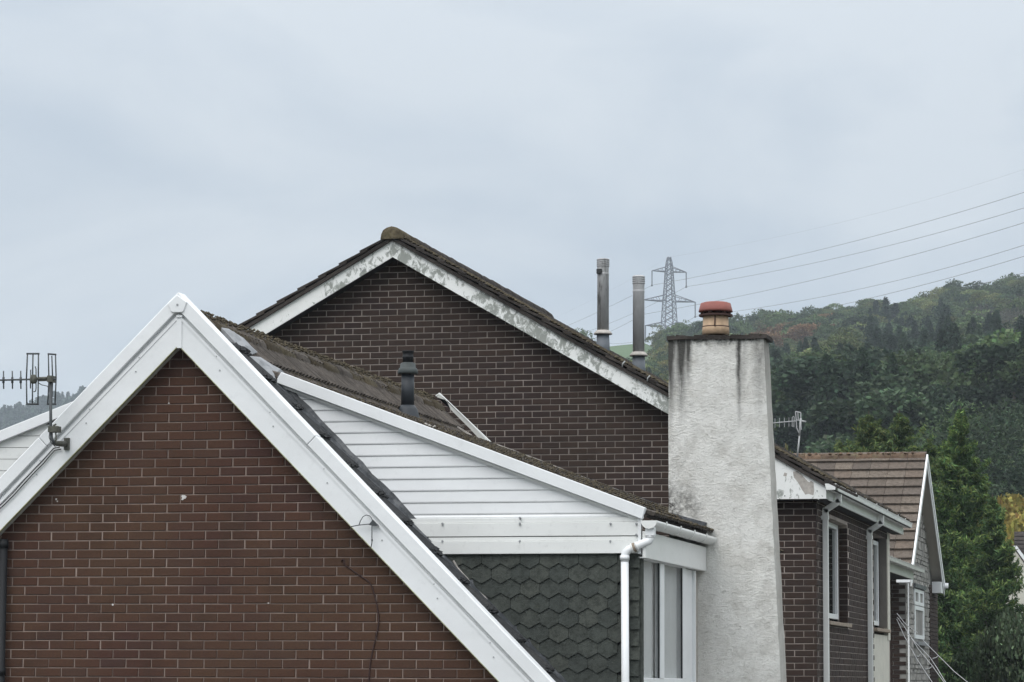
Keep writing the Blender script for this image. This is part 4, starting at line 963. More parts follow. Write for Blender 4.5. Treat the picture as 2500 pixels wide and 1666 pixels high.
# verge tiles stepped along both slopes, tiles of the right slope, ridge
up2 = .02
for s, n, L_ in ((s2, n2, LR), (s2l, n2l, LL)):
    m = MB(); q = [A2 + n * .0, A2 + s * (L_ + .06)]
    a, b = V3(A2[0], 0, A2[2] + .0), A2 + s * (L_ + .1)
    m.extrude([V3(a[0], Y2B + .03, a[2]), V3(b[0], Y2B + .03, b[2]), V3(b[0], Y2E + .5, b[2]), V3(a[0], Y2E + .5, a[2])], n * .03 - V3(0, 0, .02)); m.build('roof_deck', M['dark'], house2)
    m = MB(); strip2(s, n, None, L_ + .02, -.038, .004, Y2B - .035, Y2B + .2, m); m.build('undercloak', M['tile2'], house2)
    k = 0
    while .05 + .30 * k < L_:
        u0 = .02 + .30 * k; u1 = u0 + .40; m = MB()
        P = lambda u, o: V3(*(A2 + s * u + n * o)[[0, 1, 2]])
        a0, a1 = .038, .066; h = .030
        pts = [P(u0, a0), P(u1, a1), P(u1, a1 + h), P(u0, a0 + h)]; y0 = Y2B - .045 + rnd.uniform(-.006, .006)
        m.extrude([V3(p[0], y0, p[2]) for p in pts], (0, .26, 0)); m.build('verge_tile', M['tile2'], house2, bevel=.005); k += 1
t2m = [tile_mesh(UY, s2, n2, M['tile2'], amp=.016) for _ in range(4)]
m = MB(); k = 0
while .32 + .30 * k < LR + .12:
    u1 = .42 + .30 * k
    for i in range(29):
        p = A2 + s2 * (u1 - .41) + n2 * .065; p = V3(p[0], Y2B + .21 + i * .30, p[2]); me = t2m[rnd.randrange(4)]
        m.add([np.array(v.co) + p for v in me.vertices], [tuple(q.vertices) for q in me.polygons])
    k += 1
m.build('roof_tiles', M['tile2'], house2, kind='stuff')
for i in range(19):
    m = MB(); y0 = Y2B - .06 + i * .46; K = 8; pts = []; r_ = .125
    for yv, dr in ((y0, .006), (y0 + .465, 0)):
        for j in range(K + 1): t = math.pi * (-.06 + 1.12 * j / K); pts.append((A2[0] + (r_ + dr) * 1.05 * math.cos(t) + rnd.uniform(-.005, .005), yv, A2[2] + .035 + (r_ + dr) * .98 * math.sin(t) + rnd.uniform(-.005, .005)))
    m.smooth = True; m.add(pts, [(j, j + 1, K + 2 + j, K + 1 + j)[::-1] for j in range(K)] + [tuple(range(K + 1))]); m.build('ridge_tile', M['moss'] if i < 2 else M['tile2'], house2)
pts = []; sz = []
for _ in range(5200):
    t = rng.random(); u = rng.uniform(.05, LR + .05); Y = Y2B + (abs(rng.normal(0, .5)) if t < .6 else rng.uniform(0, 8.5))
    if t > .3: u = .42 + .30 * rng.integers(0, 21) + rng.normal(0, .03)
    if u > LR + .1: continue
    p = A2 + s2 * u + n2 * .098; pts.append(V3(p[0], Y, p[2])); sz.append(rng.uniform(.008, .030) * (1.25 if t < .6 else .9))
lumps(pts, sz, 'moss', M['moss'], house2)
# white clips seen on two verge tiles
for px, py in ((1521, 886), (1582, 921)):
    m = MB(); a = at(px + 5, py - 4, Y=Y2B - .06); b = at(px - 2, py + 10, Y=Y2B - .06); m.tube([a, (a + b) / 2 + V3(-.01, 0, .004), b], .008, 6); m.build('verge_clip', M['white_aerial'], house2)
# eaves gutter (angular), downpipes
gx = at(2028, 1181, Y=Y2B - .04); rg2 = (at(2042, 1181, Y=Y2B)[0] - at(2014, 1181, Y=Y2B)[0]) / 2 * .96
gutter('gutter', gx[0], gx[2], rg2, Y2B - .04, Y2E + .55, M['pvc_old'], house2, 'square', [36.6, 37.6, 38.7, 39.9, 41.2, 42.6, 43.6])
def square_pipe(px0, px1, py_top, ybend):
    yc = (at(px0, 1400, X=X2 + .07)[1] + at(px1, 1400, X=X2 + .07)[1]) / 2; h = .0325; xw = X2 + .055; xg = gx[0] + .0
    zt0 = at(px0, py_top, X=xw)[2]; m = MB()
    m.box((xw - h, yc - h, 1.0), (xw + h, yc + h, zt0)); dpx = m.build('downpipe', M['pvc_old'], house2, bevel=.004)
    m = MB(); a = V3(xw, yc, zt0 - .01); b = V3(xw, yc, zt0 + .06); c = V3(xg, yc, zt0 + .16); d = V3(xg, yc, gx[2] - rg2)
    for p, q in ((a, b), (b, c), (c, d)):
        dv = (q - p) / np.linalg.norm(q - p); sd = V3(0, 1, 0); nn = np.cross(dv, sd); hh = .034
        p2, q2 = p - dv * .014, q + dv * .014
        m.extrude([p2 - sd * hh - nn * hh, p2 + sd * hh - nn * hh, p2 + sd * hh + nn * hh, p2 - sd * hh + nn * hh], q2 - p2)
    m.build('pipe_bend', M['pvc_old'], dpx)
    m = MB(); m.box((xw - h - .05, yc - h - .006, zt0 - .05), (xw + h + .006, yc + h + .006, zt0 - .005)); m.build('pipe_bracket', M['pvc_old'], dpx)
square_pipe(2012, 2026.5, 1257, 0); square_pipe(2120, 2133, 1306, 0)
# canopy at the back with its own gutter
XK = -4.86; gk = at(2173, 1357, X=XK); gk2 = at(2250, 1394, X=XK); zk = (gk[2] + gk2[2]) / 2
gutter('canopy_gutter', XK, zk, .06, Y2E + .0 + .1, gk2[1], M['pvc_dirty'], house2, 'square', [46.2, 47.4, 48.6])
m = MB(); m.box((XK - .10, Y2E, zk - .19), (XK - .075, gk2[1] - .6, zk - .01)); m.build('canopy_fascia', M['pvc_dirty'], house2)
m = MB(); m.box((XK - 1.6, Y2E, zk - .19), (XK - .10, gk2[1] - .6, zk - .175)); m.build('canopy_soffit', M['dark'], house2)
m = MB(); m.extrude([V3(XK - .02, Y2E, zk + .01), V3(XK - 1.8, Y2E, zk + .62), V3(XK - 1.8, Y2E, zk + .55), V3(XK - .06, Y2E, zk - .05)], (0, gk2[1] - Y2E - .25, 0)); m.build('canopy_roof', M['tile2'], house2)
m = MB(); m.box((XK - .5, Y2E, 0), (XK - .02, 45.0, zk - .2)); m.build('back_wall', M['cream'], house2)
m = MB(); z0, z1 = at(2182, 1570, X=XK)[2], at(2182, 1457, X=XK)[2]; m.box((XK - .02, 44.15, z0), (XK + .015, 45.02, z1)); m.build('wooden_frame', M['wood'], house2)
# flues
for (xc, w_, py0, pycap, pycol, pybase, Yf, lab) in ((1470, 29, 633, 650, 812, 852, 39.0, 0), (1557, 29, 674, 692, 865, 895, 39.6, 1)):
    c = at(xc, 750, Y=Yf); r_ = (at(xc + w_ / 2, 750, Y=Yf)[0] - at(xc - w_ / 2, 750, Y=Yf)[0]) / 2; z = lambda py: at(xc, py, Y=Yf)[2]
    zr = A2[2] + s2[2] / s2[0] * (c[0] - A2[0]) - .02
    m = MB(); m.lathe((c[0] + .012, Yf, 0), [(r_ * .98, z(pycol)), (r_ * .96, z(pycap + 24)), (r_ * 1.0, z(pycap + 22)), (r_ * 1.0, z(pycap + 19)), (r_ * .96, z(pycap + 17))], 22); m.mi = 0
    fl = m.build('flue_pipe', M['flue'], house2)
    m = MB(); pr_ = [(r_ * .95, z(pycap + 18))]
    for q in range(4):
        zq = pycap + 2 - q * 5.0
        pr_ += [(r_ * .97, z(zq)), (r_ * 1.07, z(zq - 1)), (r_ * 1.07, z(zq - 3)), (r_ * .97, z(zq - 4))]
    pr_ += [(r_ * .8, z(py0 - 1))]
    m.lathe((c[0] + .012, Yf, 0), pr_, 22, False); m.build('flue_cap', M['flue'], fl)
    m = MB(); m.lathe((c[0] + .012, Yf, 0), [(r_ * 1.55, z(pycol + 5)), (r_ * 1.5, z(pycol + 2)), (r_ * 1.05, z(pycol - 5))], 22); m.build('storm_collar', M['cement'], fl)
    m = MB(); m.lathe((c[0] + .012, Yf, 0), [(r_ * 1.25, min(zr - .05, z(pybase + 6))), (r_ * 1.02, z(pycol + 4))], 22); m.build('flue_base', M['flue_base'], fl)
    if not lab:
        m = MB(); a = at(1462, 657, Y=Yf - r_ - .01); m.box((a[0] - .03, Yf - r_ - .02, a[2] - .06), (a[0] + .04, Yf - r_ * .5, a[2] - .0)); m.build('flue_opening', M['gasket'], fl)

# ================================================================== THIRD HOUSE (gable end on, stone clad)
X3W, X3B = -5.46, -5.26
b0 = at(2223, 1407, X=X3B); ba = at(2262, 1115, X=X3B); b1 = at(2304, 1427, X=X3B)
YF, YM, YR = b0[1], (b0[1] + b1[1]) / 2, b1[1]; ZR = ba[2]; ZE3 = (b0[2] + b1[2]) / 2; YA = ba[1]
YFW = at(2211, 1500, X=X3W)[1]; YRW = at(2286, 1500, X=X3W)[1]; YQ = at(2267, 1500, X=X3W)[1]
house3 = thing('stone_house', (X3W - 3, (YF + YR) / 2, 0), 'far house with brown tiled roof, white trimmed steep gable and grey stone end wall', 'house', None)
sF = V3(0, YF - YA, ZE3 - ZR); LF = np.linalg.norm(sF); sF /= LF; nF = V3(0, sF[2], -sF[1]); nF = nF if nF[2] > 0 else -nF
sB = V3(0, YR - YA, ZE3 - ZR); LB = np.linalg.norm(sB); sB /= LB; nB = V3(0, sB[2], -sB[1]); nB = nB if nB[2] > 0 else -nB
XL3 = -12.5
for s, n, L_ in ((sF, nF, LF), (sB, nB, LB)):
    m = MB(); a = V3(X3B, YA, ZR); b = a + s * L_; m.extrude([a, b, V3(XL3, b[1], b[2]), V3(XL3, YA, ZR)], -n * .05); m.build('roof_deck', M['soffit_beige'], house3)
    m = MB()
    for o0, o1, dx in ((0, .10, 0.03), (.10, .20, .015)):
        q0 = V3(X3B, YA, ZR + .04 - o0 / n[2]); q1 = V3(X3B, YA, ZR + .04 - o1 / n[2]); e0 = V3(X3B, b[1], b[2] + .04 - o0 / n[2]); e1 = V3(X3B, b[1], b[2] + .04 - o1 / n[2])
        m.extrude([q0, e0, e1, q1], (dx, 0, 0))
    m.build('bargeboard', M['pvc'], house3)
# flat brown tiles in courses
tw_ = .33; gg = .30; k = 0; UXm = V3(-1, 0, 0)
t3 = []
for _ in range(4):
    m = MB(); j = rnd.uniform(-.004, .004); w_ = tw_ - .006; L_ = .38
    P = [V3(0, 0, 0), -V3(w_, 0, 0), -V3(w_, 0, 0) + sF * L_ + nF * (.052 + j), sF * L_ + nF * (.052 - j)]
    lo = [p - nF * .034 for p in P]
    m.add(P + lo, [(0, 1, 2, 3), (3, 2, 6, 7), (0, 3, 7, 4), (1, 5, 6, 2)]); t3.append(m.mesh('roof_tile', M['tile3']))
while .22 + gg * k < LF + .05:
    u1 = .22 + gg * k
    for i in range(12):
        p = V3(X3B - .01 - tw_ * (i + (.5 if k % 2 else 0)) + (0 if k % 2 == 0 else tw_ * .5) - (tw_ * .5 if (k % 2 and i) else 0) * 0, YA, ZR) + sF * (u1 - .38) + nF * .012
        q = proj(p)
        if 1890 < q[0]: link('roof_tile', t3[rnd.randrange(4)], house3, p)
    k += 1
for i in range(12):
    m = MB(); x0 = X3B - .02 - i * .32; K = 6; pts = []; r_ = .13
    for xv in (x0, x0 - .312):
        for j in range(K + 1): t = math.pi * j / K; pts.append((xv, YA + r_ * 1.1 * math.cos(t), ZR - .06 + r_ * math.sin(t) + rnd.uniform(-.008, .008)))
    m.smooth = True; m.add(pts, [(j, j + 1, K + 2 + j, K + 1 + j) for j in range(K)]); m.build('ridge_tile', M['ridge3'], house3)
    if proj(V3(x0, YA, ZR))[0] < 1960: break
pts = [(X3B - rng.uniform(.1, 3.8), YA + rng.normal(0, .06), ZR + .06) for _ in range(140)]; lumps(pts, rng.uniform(.012, .05, 140), 'moss', M['ridge3'], house3)
# walls
wz = lambda y: ZR - .08 + (ZE3 - ZR) * (abs(y - YA) / ((YA - YF) if y < YA else (YR - YA)))
m = MB(); m.extrude([V3(X3W, YFW, 0), V3(X3W, YRW, 0), V3(X3W, YRW, min(wz(YRW), ZE3 + .3)), V3(X3W, YA, wz(YA) - .04), V3(X3W, YFW, wz(YFW))], (-.25, 0, 0)); m.build('gable_wall', M['mortar3'], house3)
m = MB(); m.box((XL3 + .3, YFW, 0), (X3W - .25, YFW + .25, ZE3 + .2)); m.build('front_wall', M['brick2'], house3)
zw1, zw0, zmid = at(2240, 1440, X=X3W)[2], at(2240, 1560, X=X3W)[2], at(2240, 1478, X=X3W)[2]; yw0, yw1 = at(2231, 1500, X=X3W)[1], at(2254, 1500, X=X3W)[1]
m = MB(); z = 1.0; row = 0
while z < ZR:
    h = rnd.choice([.08, .10, .13, .17]); y = YFW + .01
    while y < YQ - .05:
        l = rnd.uniform(.14, .36); y1 = min(y + l, YQ); zt_ = min(z + h, wz((y + y1) / 2) - .12)
        if zt_ - z > .04 and not (y1 > yw0 - .02 and y < yw1 + .02 and z < zw1 + .05 and z + h > zw0 - .1):
            j = lambda: rnd.uniform(-.012, .012)
            m.add([(X3W + .015 + j(), y + .01, z + .01), (X3W + .015 + j(), y1 - .01, z + .01), (X3W + .015 + j(), y1 - .01, zt_ - .01), (X3W + .015 + j(), y + .01, zt_ - .01)] + [(X3W - .01, y + .005, z + .005), (X3W - .01, y1 - .005, z + .005), (X3W - .01, y1 - .005, zt_ - .005), (X3W - .01, y + .005, zt_ - .005)],
                  [(0, 1, 2, 3), (4, 5, 1, 0), (5, 6, 2, 1), (6, 7, 3, 2), (7, 4, 0, 3)])
        y = y1
    z += h
m.build('stone_cladding', M['stone'], house3, kind='stuff')
m = MB(); z = 1.0; k = 0
while z < ZE3:
    for y0, y1 in ((YQ, YRW),):
        o = .0 if k % 2 else .11; ys_ = [y0] + [y0 + o + .225 * i for i in range(1, 12) if y0 + o + .225 * i < y1 - .06] + [y1]
        for a, b in zip(ys_[:-1], ys_[1:]): m.box((X3W - .02, a + .005, z + .005), (X3W + .03, b - .005, z + .07))
    for i in range(4): x1 = X3W - .005 - i * .225 - (.11 if k % 2 else 0); m.box((x1 - .215, YFW - .012, z + .005), (x1, YFW + .02, z + .07))
    z += .075; k += 1
m.build('brickwork', M['brick2'], house3, kind='stuff')
# window in the stone gable
m = MB(); xx = X3W - .04; f_ = .07; xo = X3W + .02
def frame(y0, y1, z0, z1, t): m.box((xx, y0, z0), (xo, y0 + t * 2.4, z1)); m.box((xx, y1 - t * 2.4, z0), (xo, y1, z1)); m.box((xx, y0 + t * 2.4, z0), (xo - .002, y1 - t * 2.4, z0 + t)); m.box((xx, y0 + t * 2.4, z1 - t), (xo - .002, y1 - t * 2.4, z1))
frame(yw0, yw1, zw0, zmid - .02, .07); ymm = (yw0 + yw1) / 2; frame(yw0, ymm, zmid, zw1, .06); frame(ymm + .002, yw1, zmid, zw1, .06)
wn3 = m.build('window', M['pvc'], house3)
for y0, y1, z0, z1 in ((yw0, yw1, zw0, zmid - .02), (yw0, ymm, zmid, zw1), (ymm, yw1, zmid, zw1)):
    m = MB(); m.box((xx + .01, y0 + .1, z0 + .05), (xx + .02, y1 - .1, z1 - .05)); m.build('pane', M['dark_glass'], wn3)
m = MB(); m.box((X3W - .02, yw0 - .1, zw0 - .12), (X3W + .09, yw1 + .1, zw0 - .06)); m.build('window_sill', M['lead'], wn3)
m = MB(); m.box((X3W - .02, yw0 - .15, zw1 + .02), (X3W + .05, yw1 + .15, zw1 + .09)); m.build('window_head', M['lead_dark'], wn3)
# eave boxes, soffit, pipe
q0, q1 = at(2188, 1407, Y=YF), at(2218, 1422, Y=YF); m = MB(); m.box((q0[0], YF, q1[2]), (q1[0] + .03, YF + .5, q0[2])); m.build('eave_box', M['pvc'], house3)
q0, q1 = at(2282, 1423, Y=YR), at(2304, 1450, Y=YR); m = MB(); m.box((q0[0], YR - .6, q1[2]), (q1[0], YR - .02, q0[2])); m.build('eave_box', M['pvc'], house3)
m = MB(); c = at(2309, 1431, Y=YR); m.lathe((c[0], YR - .1, c[2] - .05), [(.06, 0), (.06, .10)], 10); m.build('gutter_end', M['pvc'], house3)
m = MB(); c = at(2213.5, 1500, X=X3W + .05); m.tube([(c[0], YFW - .04, 1.0), (c[0], YFW - .04, at(2213, 1424, X=X3W)[2])], .014, 8); m.build('downpipe', M['pvc_old'], house3)

# house glimpsed at the right edge, beyond the hedge
house4 = thing('gabled_house', pos(2530, 105, 0), 'cream house with a dark roof and white bargeboard glimpsed at the right edge', 'house')
Y4 = float(pos(2530, 105)[1]); P4 = lambda px, py, dy=0: at(px, py, Y=Y4 + dy)
m = MB(); m.extrude([P4(2474, 1340, .1), P4(2560, 1462, .1), P4(2560, 1780, .1), P4(2440, 1780, .1), P4(2440, 1372, .1)], (0, .3, 0)); m.build('wall', M['cream'], house4)
m = MB(); m.extrude([P4(2474, 1333), P4(2482, 1333), P4(2570, 1452), P4(2562, 1456)], (0, .15, 0)); m.build('bargeboard', M['pvc'], house4)
for k in range(9):
    m = MB(); y0 = 1298 + k * 9.5; m.extrude([P4(2476, y0, 1.5 - k * .13), P4(2640, y0, 1.5 - k * .13), P4(2640, y0 + 11, 1.3 - k * .13), P4(2476, y0 + 11, 1.3 - k * .13)], (0, .05, 0)); m.build('tile_course', M['tile2'], house4)

# ================================================================== AERIALS, CABLES
YA1 = YB - .28
Q = lambda px, py, Y=YA1: at(px, py, Y=Y)
ae = thing('tv_aerial', tuple(Q(143, 1085, YB)), 'tarnished aerial with twin upright grids on the left bargeboard', 'aerial')
r_ = .0042
m = MB(); m.tube([Q(-40, 929.5), Q(60, 927), Q(138, 926)], .0075, 8); m.build('boom', M['aerial'], ae)
for (x0, xm, x1, xt0, xt1, xb0_, xb1_) in ((65.5, 79, 93, 67, 94.5, 65, 93),):
    m = MB()
    for a, b in (((67, 864), (64.5, 926)), ((64.5, 926), (65.5, 987)), ((80.5, 864), (79.5, 926)), ((79.5, 926), (79, 987)), ((94, 864), (93.5, 926)), ((93.5, 926), (92.5, 987))): m.tube([Q(*a), Q(*b)], .0058, 6)
    m.tube([Q(65, 864), Q(96, 864)], .008, 6); m.tube([Q(64, 987), Q(94.5, 987)], .008, 6); m.build('reflector_grid', M['aerial'], ae)
m = MB(); YB2 = YA1 + .06
for a, b in (((118, 865), (119.5, 926)), ((119.5, 926), (116.5, 987)), ((126.5, 869), (128.5, 926)), ((128.5, 926), (126.5, 985)), ((135.5, 866), (137, 926)), ((137, 926), (134.5, 987))): m.tube([at(*a, Y=YB2), at(*b, Y=YB2)], .0055, 6)
m.tube([at(117, 864.5, Y=YB2), at(137, 866, Y=YB2)], .008, 6); m.tube([at(115, 987, Y=YB2), at(137, 987, Y=YB2)], .008, 6); m.build('reflector_grid', M['aerial'], ae)
for x in (8.5, 30, 50.5, -14): m = MB(); m.tube([Q(x, 906), Q(x + .5, 950)], .0055, 6); m.tube([Q(x, 921), Q(x, 936)], .010, 6); m.build('director_rod', M['aerial'], ae)
m = MB(); m.tube([Q(75, 903), Q(74.5, 949)], .005, 6); m.tube([Q(86, 895), Q(88, 902), Q(88, 950), Q(86.5, 956), Q(82, 957)], .0045, 6); m.build('dipole', M['aerial'], ae)
m = MB(); c = Q(83, 926); m.lathe((c[0], c[1] - .01, c[2] - .038), [(.016, 0), (.030, .012), (.033, .04), (.026, .066), (.012, .074)], 10); m.build('balun_box', M['aerial_old'], ae)
m = MB(); m.tube([Q(92, 925), Q(122, 924)], .014, 8); m.tube([Q(95, 930), Q(120, 929)], .006, 6); m.box(tuple(Q(118, 934) - V3(0, .03, 0)), tuple(Q(130, 918) + V3(0, .05, 0))); m.build('boom_clamp', M['aerial_old'], ae)
m = MB(); m.tube([Q(123.5, 932), Q(124, 1042), Q(126, 1072), Q(134, 1084)], .0125, 10); m.build('mast', M['aerial'], ae)
m = MB(); m.box(tuple(Q(120, 1056) - V3(0, .03, 0)), tuple(Q(143, 1041) + V3(0, .06, 0))); m.tube([Q(130, 1040), Q(137, 1036)], .008, 6); m.tube([Q(136, 1056), Q(137, 1075), Q(133, 1080)], .006, 6); m.build('mast_clamp', M['aerial_old'], ae)
m = MB(); p0 = Q(133, 1083); p1 = at(158, 1084, Y=YB + .0); m.tube([p0, (p0 + p1) / 2, p1], [.017, .024, .026], 10); m.box((p1[0] - .01, YB + .006, p1[2] - .05), (p1[0] + .035, YB + .03, p1[2] + .05)); m.build('wall_bracket', M['aerial_old'], ae)
m = MB(); m.tube([Q(93, 934), Q(101, 940), Q(115, 943), Q(121, 950), Q(123, 960)], .0035, 6); m.tube([Q(121, 1056), Q(120, 1068), Q(124, 1080), Q(134, 1090)], .0035, 6); m.build('aerial_lead', M['cable'], ae)
m = MB()
for dy, dx in ((0, 0), (5, 3)):
    m.tube([at(x + dx, y + dy, Y=YB + .012) for x, y in ((146, 1092), (131, 1095), (118, 1109), (104, 1126), (84, 1146), (57, 1175), (33, 1202), (9, 1226), (-30, 1262))], .0045, 6)
tag(m.build('coaxial_cable', M['cable'], None), 'pair of black cables clipped down the left bargeboard', 'cable')
m = MB(); YH = YB - .015
m.tube([at(*p, Y=YH) for p in ((856, 1286.5), (876, 1282.5), (901, 1280))], .0042, 6); m.tube([at(*p, Y=YH) for p in ((876.5, 1282), (880, 1272), (886, 1262), (894, 1257.8), (902, 1259.5), (907, 1265), (909, 1271))], .0036, 6)
hook = thing('wall_hook', tuple(at(857, 1286, Y=YB)), 'grey bent wire hook with a small triangular plate over the right bargeboard', 'hook'); m.build('hook_wire', M['aerial'], hook)
m = MB(); m.extrude([at(910, 1269.5, Y=YH), at(923.5, 1283.5, Y=YH), at(909, 1284.5, Y=YH), at(899.5, 1281.5, Y=YH)], (0, .02, 0)); m.build('hook_plate', M['aerial'], hook)
m = MB(); m.tube([at(*p, Y=YH) for p in ((908, 1283), (908, 1310), (908.5, 1320), (907.5, 1329), (905.5, 1337))], .0042, 6); m.tube([at(908, 1317, Y=YH), at(908.8, 1322, Y=YH)], .0075, 6); m.build('drop_wire', M['aerial'], hook)
m = MB(); m.tube([at(x, y, Y=YW - .014) for x, y in ((834, 1372), (835, 1367), (840, 1366), (840, 1378), (845, 1382), (858, 1391), (875, 1403), (890, 1413), (902, 1422), (908, 1433), (912, 1446), (917, 1464), (921, 1483), (924, 1500), (924.5, 1518), (922, 1536), (919, 1552), (914, 1572), (908, 1597), (904, 1618), (902, 1640), (900, 1668), (899, 1700))], .0058, 6)
tag(m.build('wall_cable', M['red_cable'], None), 'thin dark red cable curving loosely down the front brick gable', 'cable')
# second aerial behind the chimney
Y9 = 40.5; q9 = lambda px, py, dy=0: at(px, py, Y=Y9 + dy)
ae2 = thing('tv_aerial', tuple(q9(1946, 1115)), 'small pale aerial on a leaning white mast behind the chimney', 'aerial')
m = MB(); m.tube([q9(1946, 1122), q9(1952, 1062)], .011, 8); m.tube([q9(1952, 1064), q9(1955, 1022)], .014, 8); m.build('mast', M['white_aerial'], ae2)
m = MB(); m.tube([q9(1870, 1035), q9(1945, 1028)], .008, 6); m.build('boom', M['white_aerial'], ae2)
m = MB()
for a, b in (((1942, 1005), (1955, 1008)), ((1955, 1008), (1955, 1027)), ((1942, 1005), (1944, 1026)), ((1948, 1007), (1949, 1026)), ((1944, 1026), (1955, 1027)), ((1944, 1026), (1945, 1045)), ((1945, 1045), (1952, 1060)), ((1955, 1027), (1956, 1050))): m.tube([q9(*a), q9(*b)], .008, 5)
m.tube([q9(1955, 1028), q9(1968, 1030)], .012, 6); m.build('reflector_grid', M['white_aerial'], ae2)
m = MB()
for x in (1892, 1903, 1915, 1926): m.tube([q9(x, 1021 - (x - 1900) * .06), q9(x, 1044 - (x - 1900) * .06)], .004, 5)
m.tube([q9(1937, 1017), q9(1934, 1020), q9(1934, 1042), q9(1938, 1043), q9(1939, 1018), q9(1937, 1017)], .006, 5); m.build('director_rods', M['white_aerial'], ae2)
# washing line
wl = thing('washing_line', tuple(at(2192, 1500, Y=45.1)), 'white washing line cords fanning down beside the far stone house', 'washing line')
for pts in (((2190, 1498), (2207, 1520), (2216, 1528), (2240, 1545)), ((2190, 1507), (2209, 1532), (2222, 1553), (2242, 1585), (2276, 1626), (2309, 1672)), ((2189, 1512), (2210, 1558), (2240, 1612), (2277, 1668), (2285, 1680)), ((2214, 1544), (2232, 1566), (2271, 1606), (2290, 1635), (2306, 1662), (2315, 1675)), ((2253, 1563), (2290, 1600), (2330, 1640), (2362, 1666), (2380, 1681))):
    m = MB(); n = len(pts); m.tube([at(x, y, Y=45.1 - .35 * i) for i, (x, y) in enumerate(pts)], .0048, 5); m.build('cord', M['line'], wl)
for pts in (((2238, 1602), (2243, 1603), (2247, 1597)), ((2259, 1634), (2268, 1633), (2275, 1628)), ((2277, 1608), (2285, 1606), (2291, 1601))):
    m = MB(); m.tube([at(x, y, Y=44.2) for x, y in pts], .006, 5); m.build('spacer', M['line'], wl)

# ================================================================== PYLON AND LINES
DP = 850.0; ppx = DP / F
pbase = at(1634, 1000, D=DP); thp = math.atan((1634 - CX) / F) - yaw; er = V3(math.cos(thp), -math.sin(thp), 0); ef = V3(math.sin(thp), math.cos(thp), 0)
# the cross-arms run slightly away from us
arm = er * math.cos(.35) + ef * math.sin(.35); arn = np.cross(V3(0, 0, 1), arm)
zpx = lambda py: float(at(1634, py, D=DP)[2])
pyl = thing('electricity_pylon', (pbase[0], pbase[1], float(terr(1634, DP))), 'lattice steel electricity pylon on the hill behind the two flues', 'pylon')
def hw(z): # half width of the body
    ys_ = [628, 640, 655, 700, 745, 790, 835, 960]; hs = [3.5, 6.0, 8.0, 10.5, 14, 16.5, 20, 34]
    return float(np.interp((at(1634, 628, D=DP)[2] - z) / ppx + 628, ys_, hs)) * ppx * .92
def corner(z, i, j): c = V3(pbase[0], pbase[1], z); h = hw(z); return c + arm * h * i + arn * h * j
levels = [628, 641, 653, 664, 676, 689, 702, 715, 728, 741, 756, 771, 787, 803, 820, 845, 875, 910, 950]
levels = [zpx(y) for y in levels]; zg = float(terr(1634, DP)) - 1; levels = [z for z in levels if z > zg] + [zg]
m = MB(); tk = .145
for a, b in zip(levels[:-1], levels[1:]):
    for i, j in ((1, 1), (1, -1), (-1, -1), (-1, 1)): m.tube([corner(a, i, j), corner(b, i, j)], tk, 4, False)
    for (i, j), (i2, j2) in (((1, 1), (1, -1)), ((1, -1), (-1, -1)), ((-1, -1), (-1, 1)), ((-1, 1), (1, 1))):
        m.tube([corner(a, i, j), corner(b, i2, j2)], tk * .6, 4, False); m.tube([corner(b, i, j), corner(a, i2, j2)], tk * .6, 4, False)
m.build('lattice_body', M['pylon'], pyl)
tips = []
for ylow, ytop, half, nm in ((664, 652, 42, 'u'), (736, 721, 64, 'm'), (798, 787, 58, 'l')):
    zl_, zu = zpx(ylow), zpx(ytop); hl = half * ppx / math.cos(.35)
    for sgn in (-1, 1):
        tip = V3(pbase[0], pbase[1], zl_ + (.1)) + arm * hl * sgn; m = MB()
        for j in (-1, 1):
            lo = corner(zl_, sgn, j); hi = corner(zu, sgn, j); m.tube([lo, tip], tk * .95, 4, False); m.tube([hi, tip], tk * .7, 4, False)
            for f0 in (.25, .5, .75): m.tube([lo + (tip - lo) * f0, hi + (tip - hi) * min(1, f0 + .1)], tk * .5, 4, False)
        m.build('cross_arm', M['pylon'], pyl); bot = tip - V3(0, 0, 36 * ppx); m = MB(); m.tube([tip, bot], .16, 5); m.lathe(tuple(bot - V3(0, 0, .3)), [(.25, 0), (.25, .5)], 6); m.build('insulator', M['pylon'], pyl); tips.append(bot)
top = V3(pbase[0], pbase[1], levels[0])
def wire(start, right, left, label, wr=.05):
    xs_, ys_, ds = [], [], []
    sp = proj(start); m = MB()
    def curve(pts, d_end, ext):
        P = np.array([sp] + list(pts)); x = P[:, 0]; co = np.polyfit(x - sp[0], P[:, 1] - sp[1], 2 if len(P) > 2 else 1)
        # keep the start exact
        if len(P) > 2:
            A_ = np.stack([(x[1:] - sp[0]) ** 2, x[1:] - sp[0]], 1); c2 = np.linalg.lstsq(A_, P[1:, 1] - sp[1], rcond=None)[0]
        else: c2 = [0, (P[1, 1] - sp[1]) / (x[1] - sp[0])]
        xx = np.linspace(sp[0], ext, 40); dd = np.linspace(np.linalg.norm(start[:2]), d_end, 40)
        return [start] + [at(a, sp[1] + c2[0] * (a - sp[0]) ** 2 + c2[1] * (a - sp[0]), D=d) for a, d in zip(xx[1:], dd[1:])]
    R_ = curve(right, 520, 2700); L_ = curve(left, 1200, 1180)
    m.tube(L_[::-1] + R_[1:], wr, 4, False)
    tag(m.build('power_line', M['wire'], None), label, 'power line', 'power lines strung from the pylon')
G = [(1488, 749), (1396, 791)]
wire(top, [(1650, 629 - 4), (2048, 544.5), (2500, 414)], [(1569, 666), (1487, 711), (1381, 764)], 'topmost faint earth wire from the tip of the pylon', .012)
wire(tips[0], [(1650, 687), (2048, 598.7), (2500, 470)], G, 'power line hung from the left end of the upper cross arm')
wire(tips[1], [(2048, 629), (2500, 508)], [(1600, 741), (1539, 767), (1489, 790)], 'power line hung from the right end of the upper cross arm')
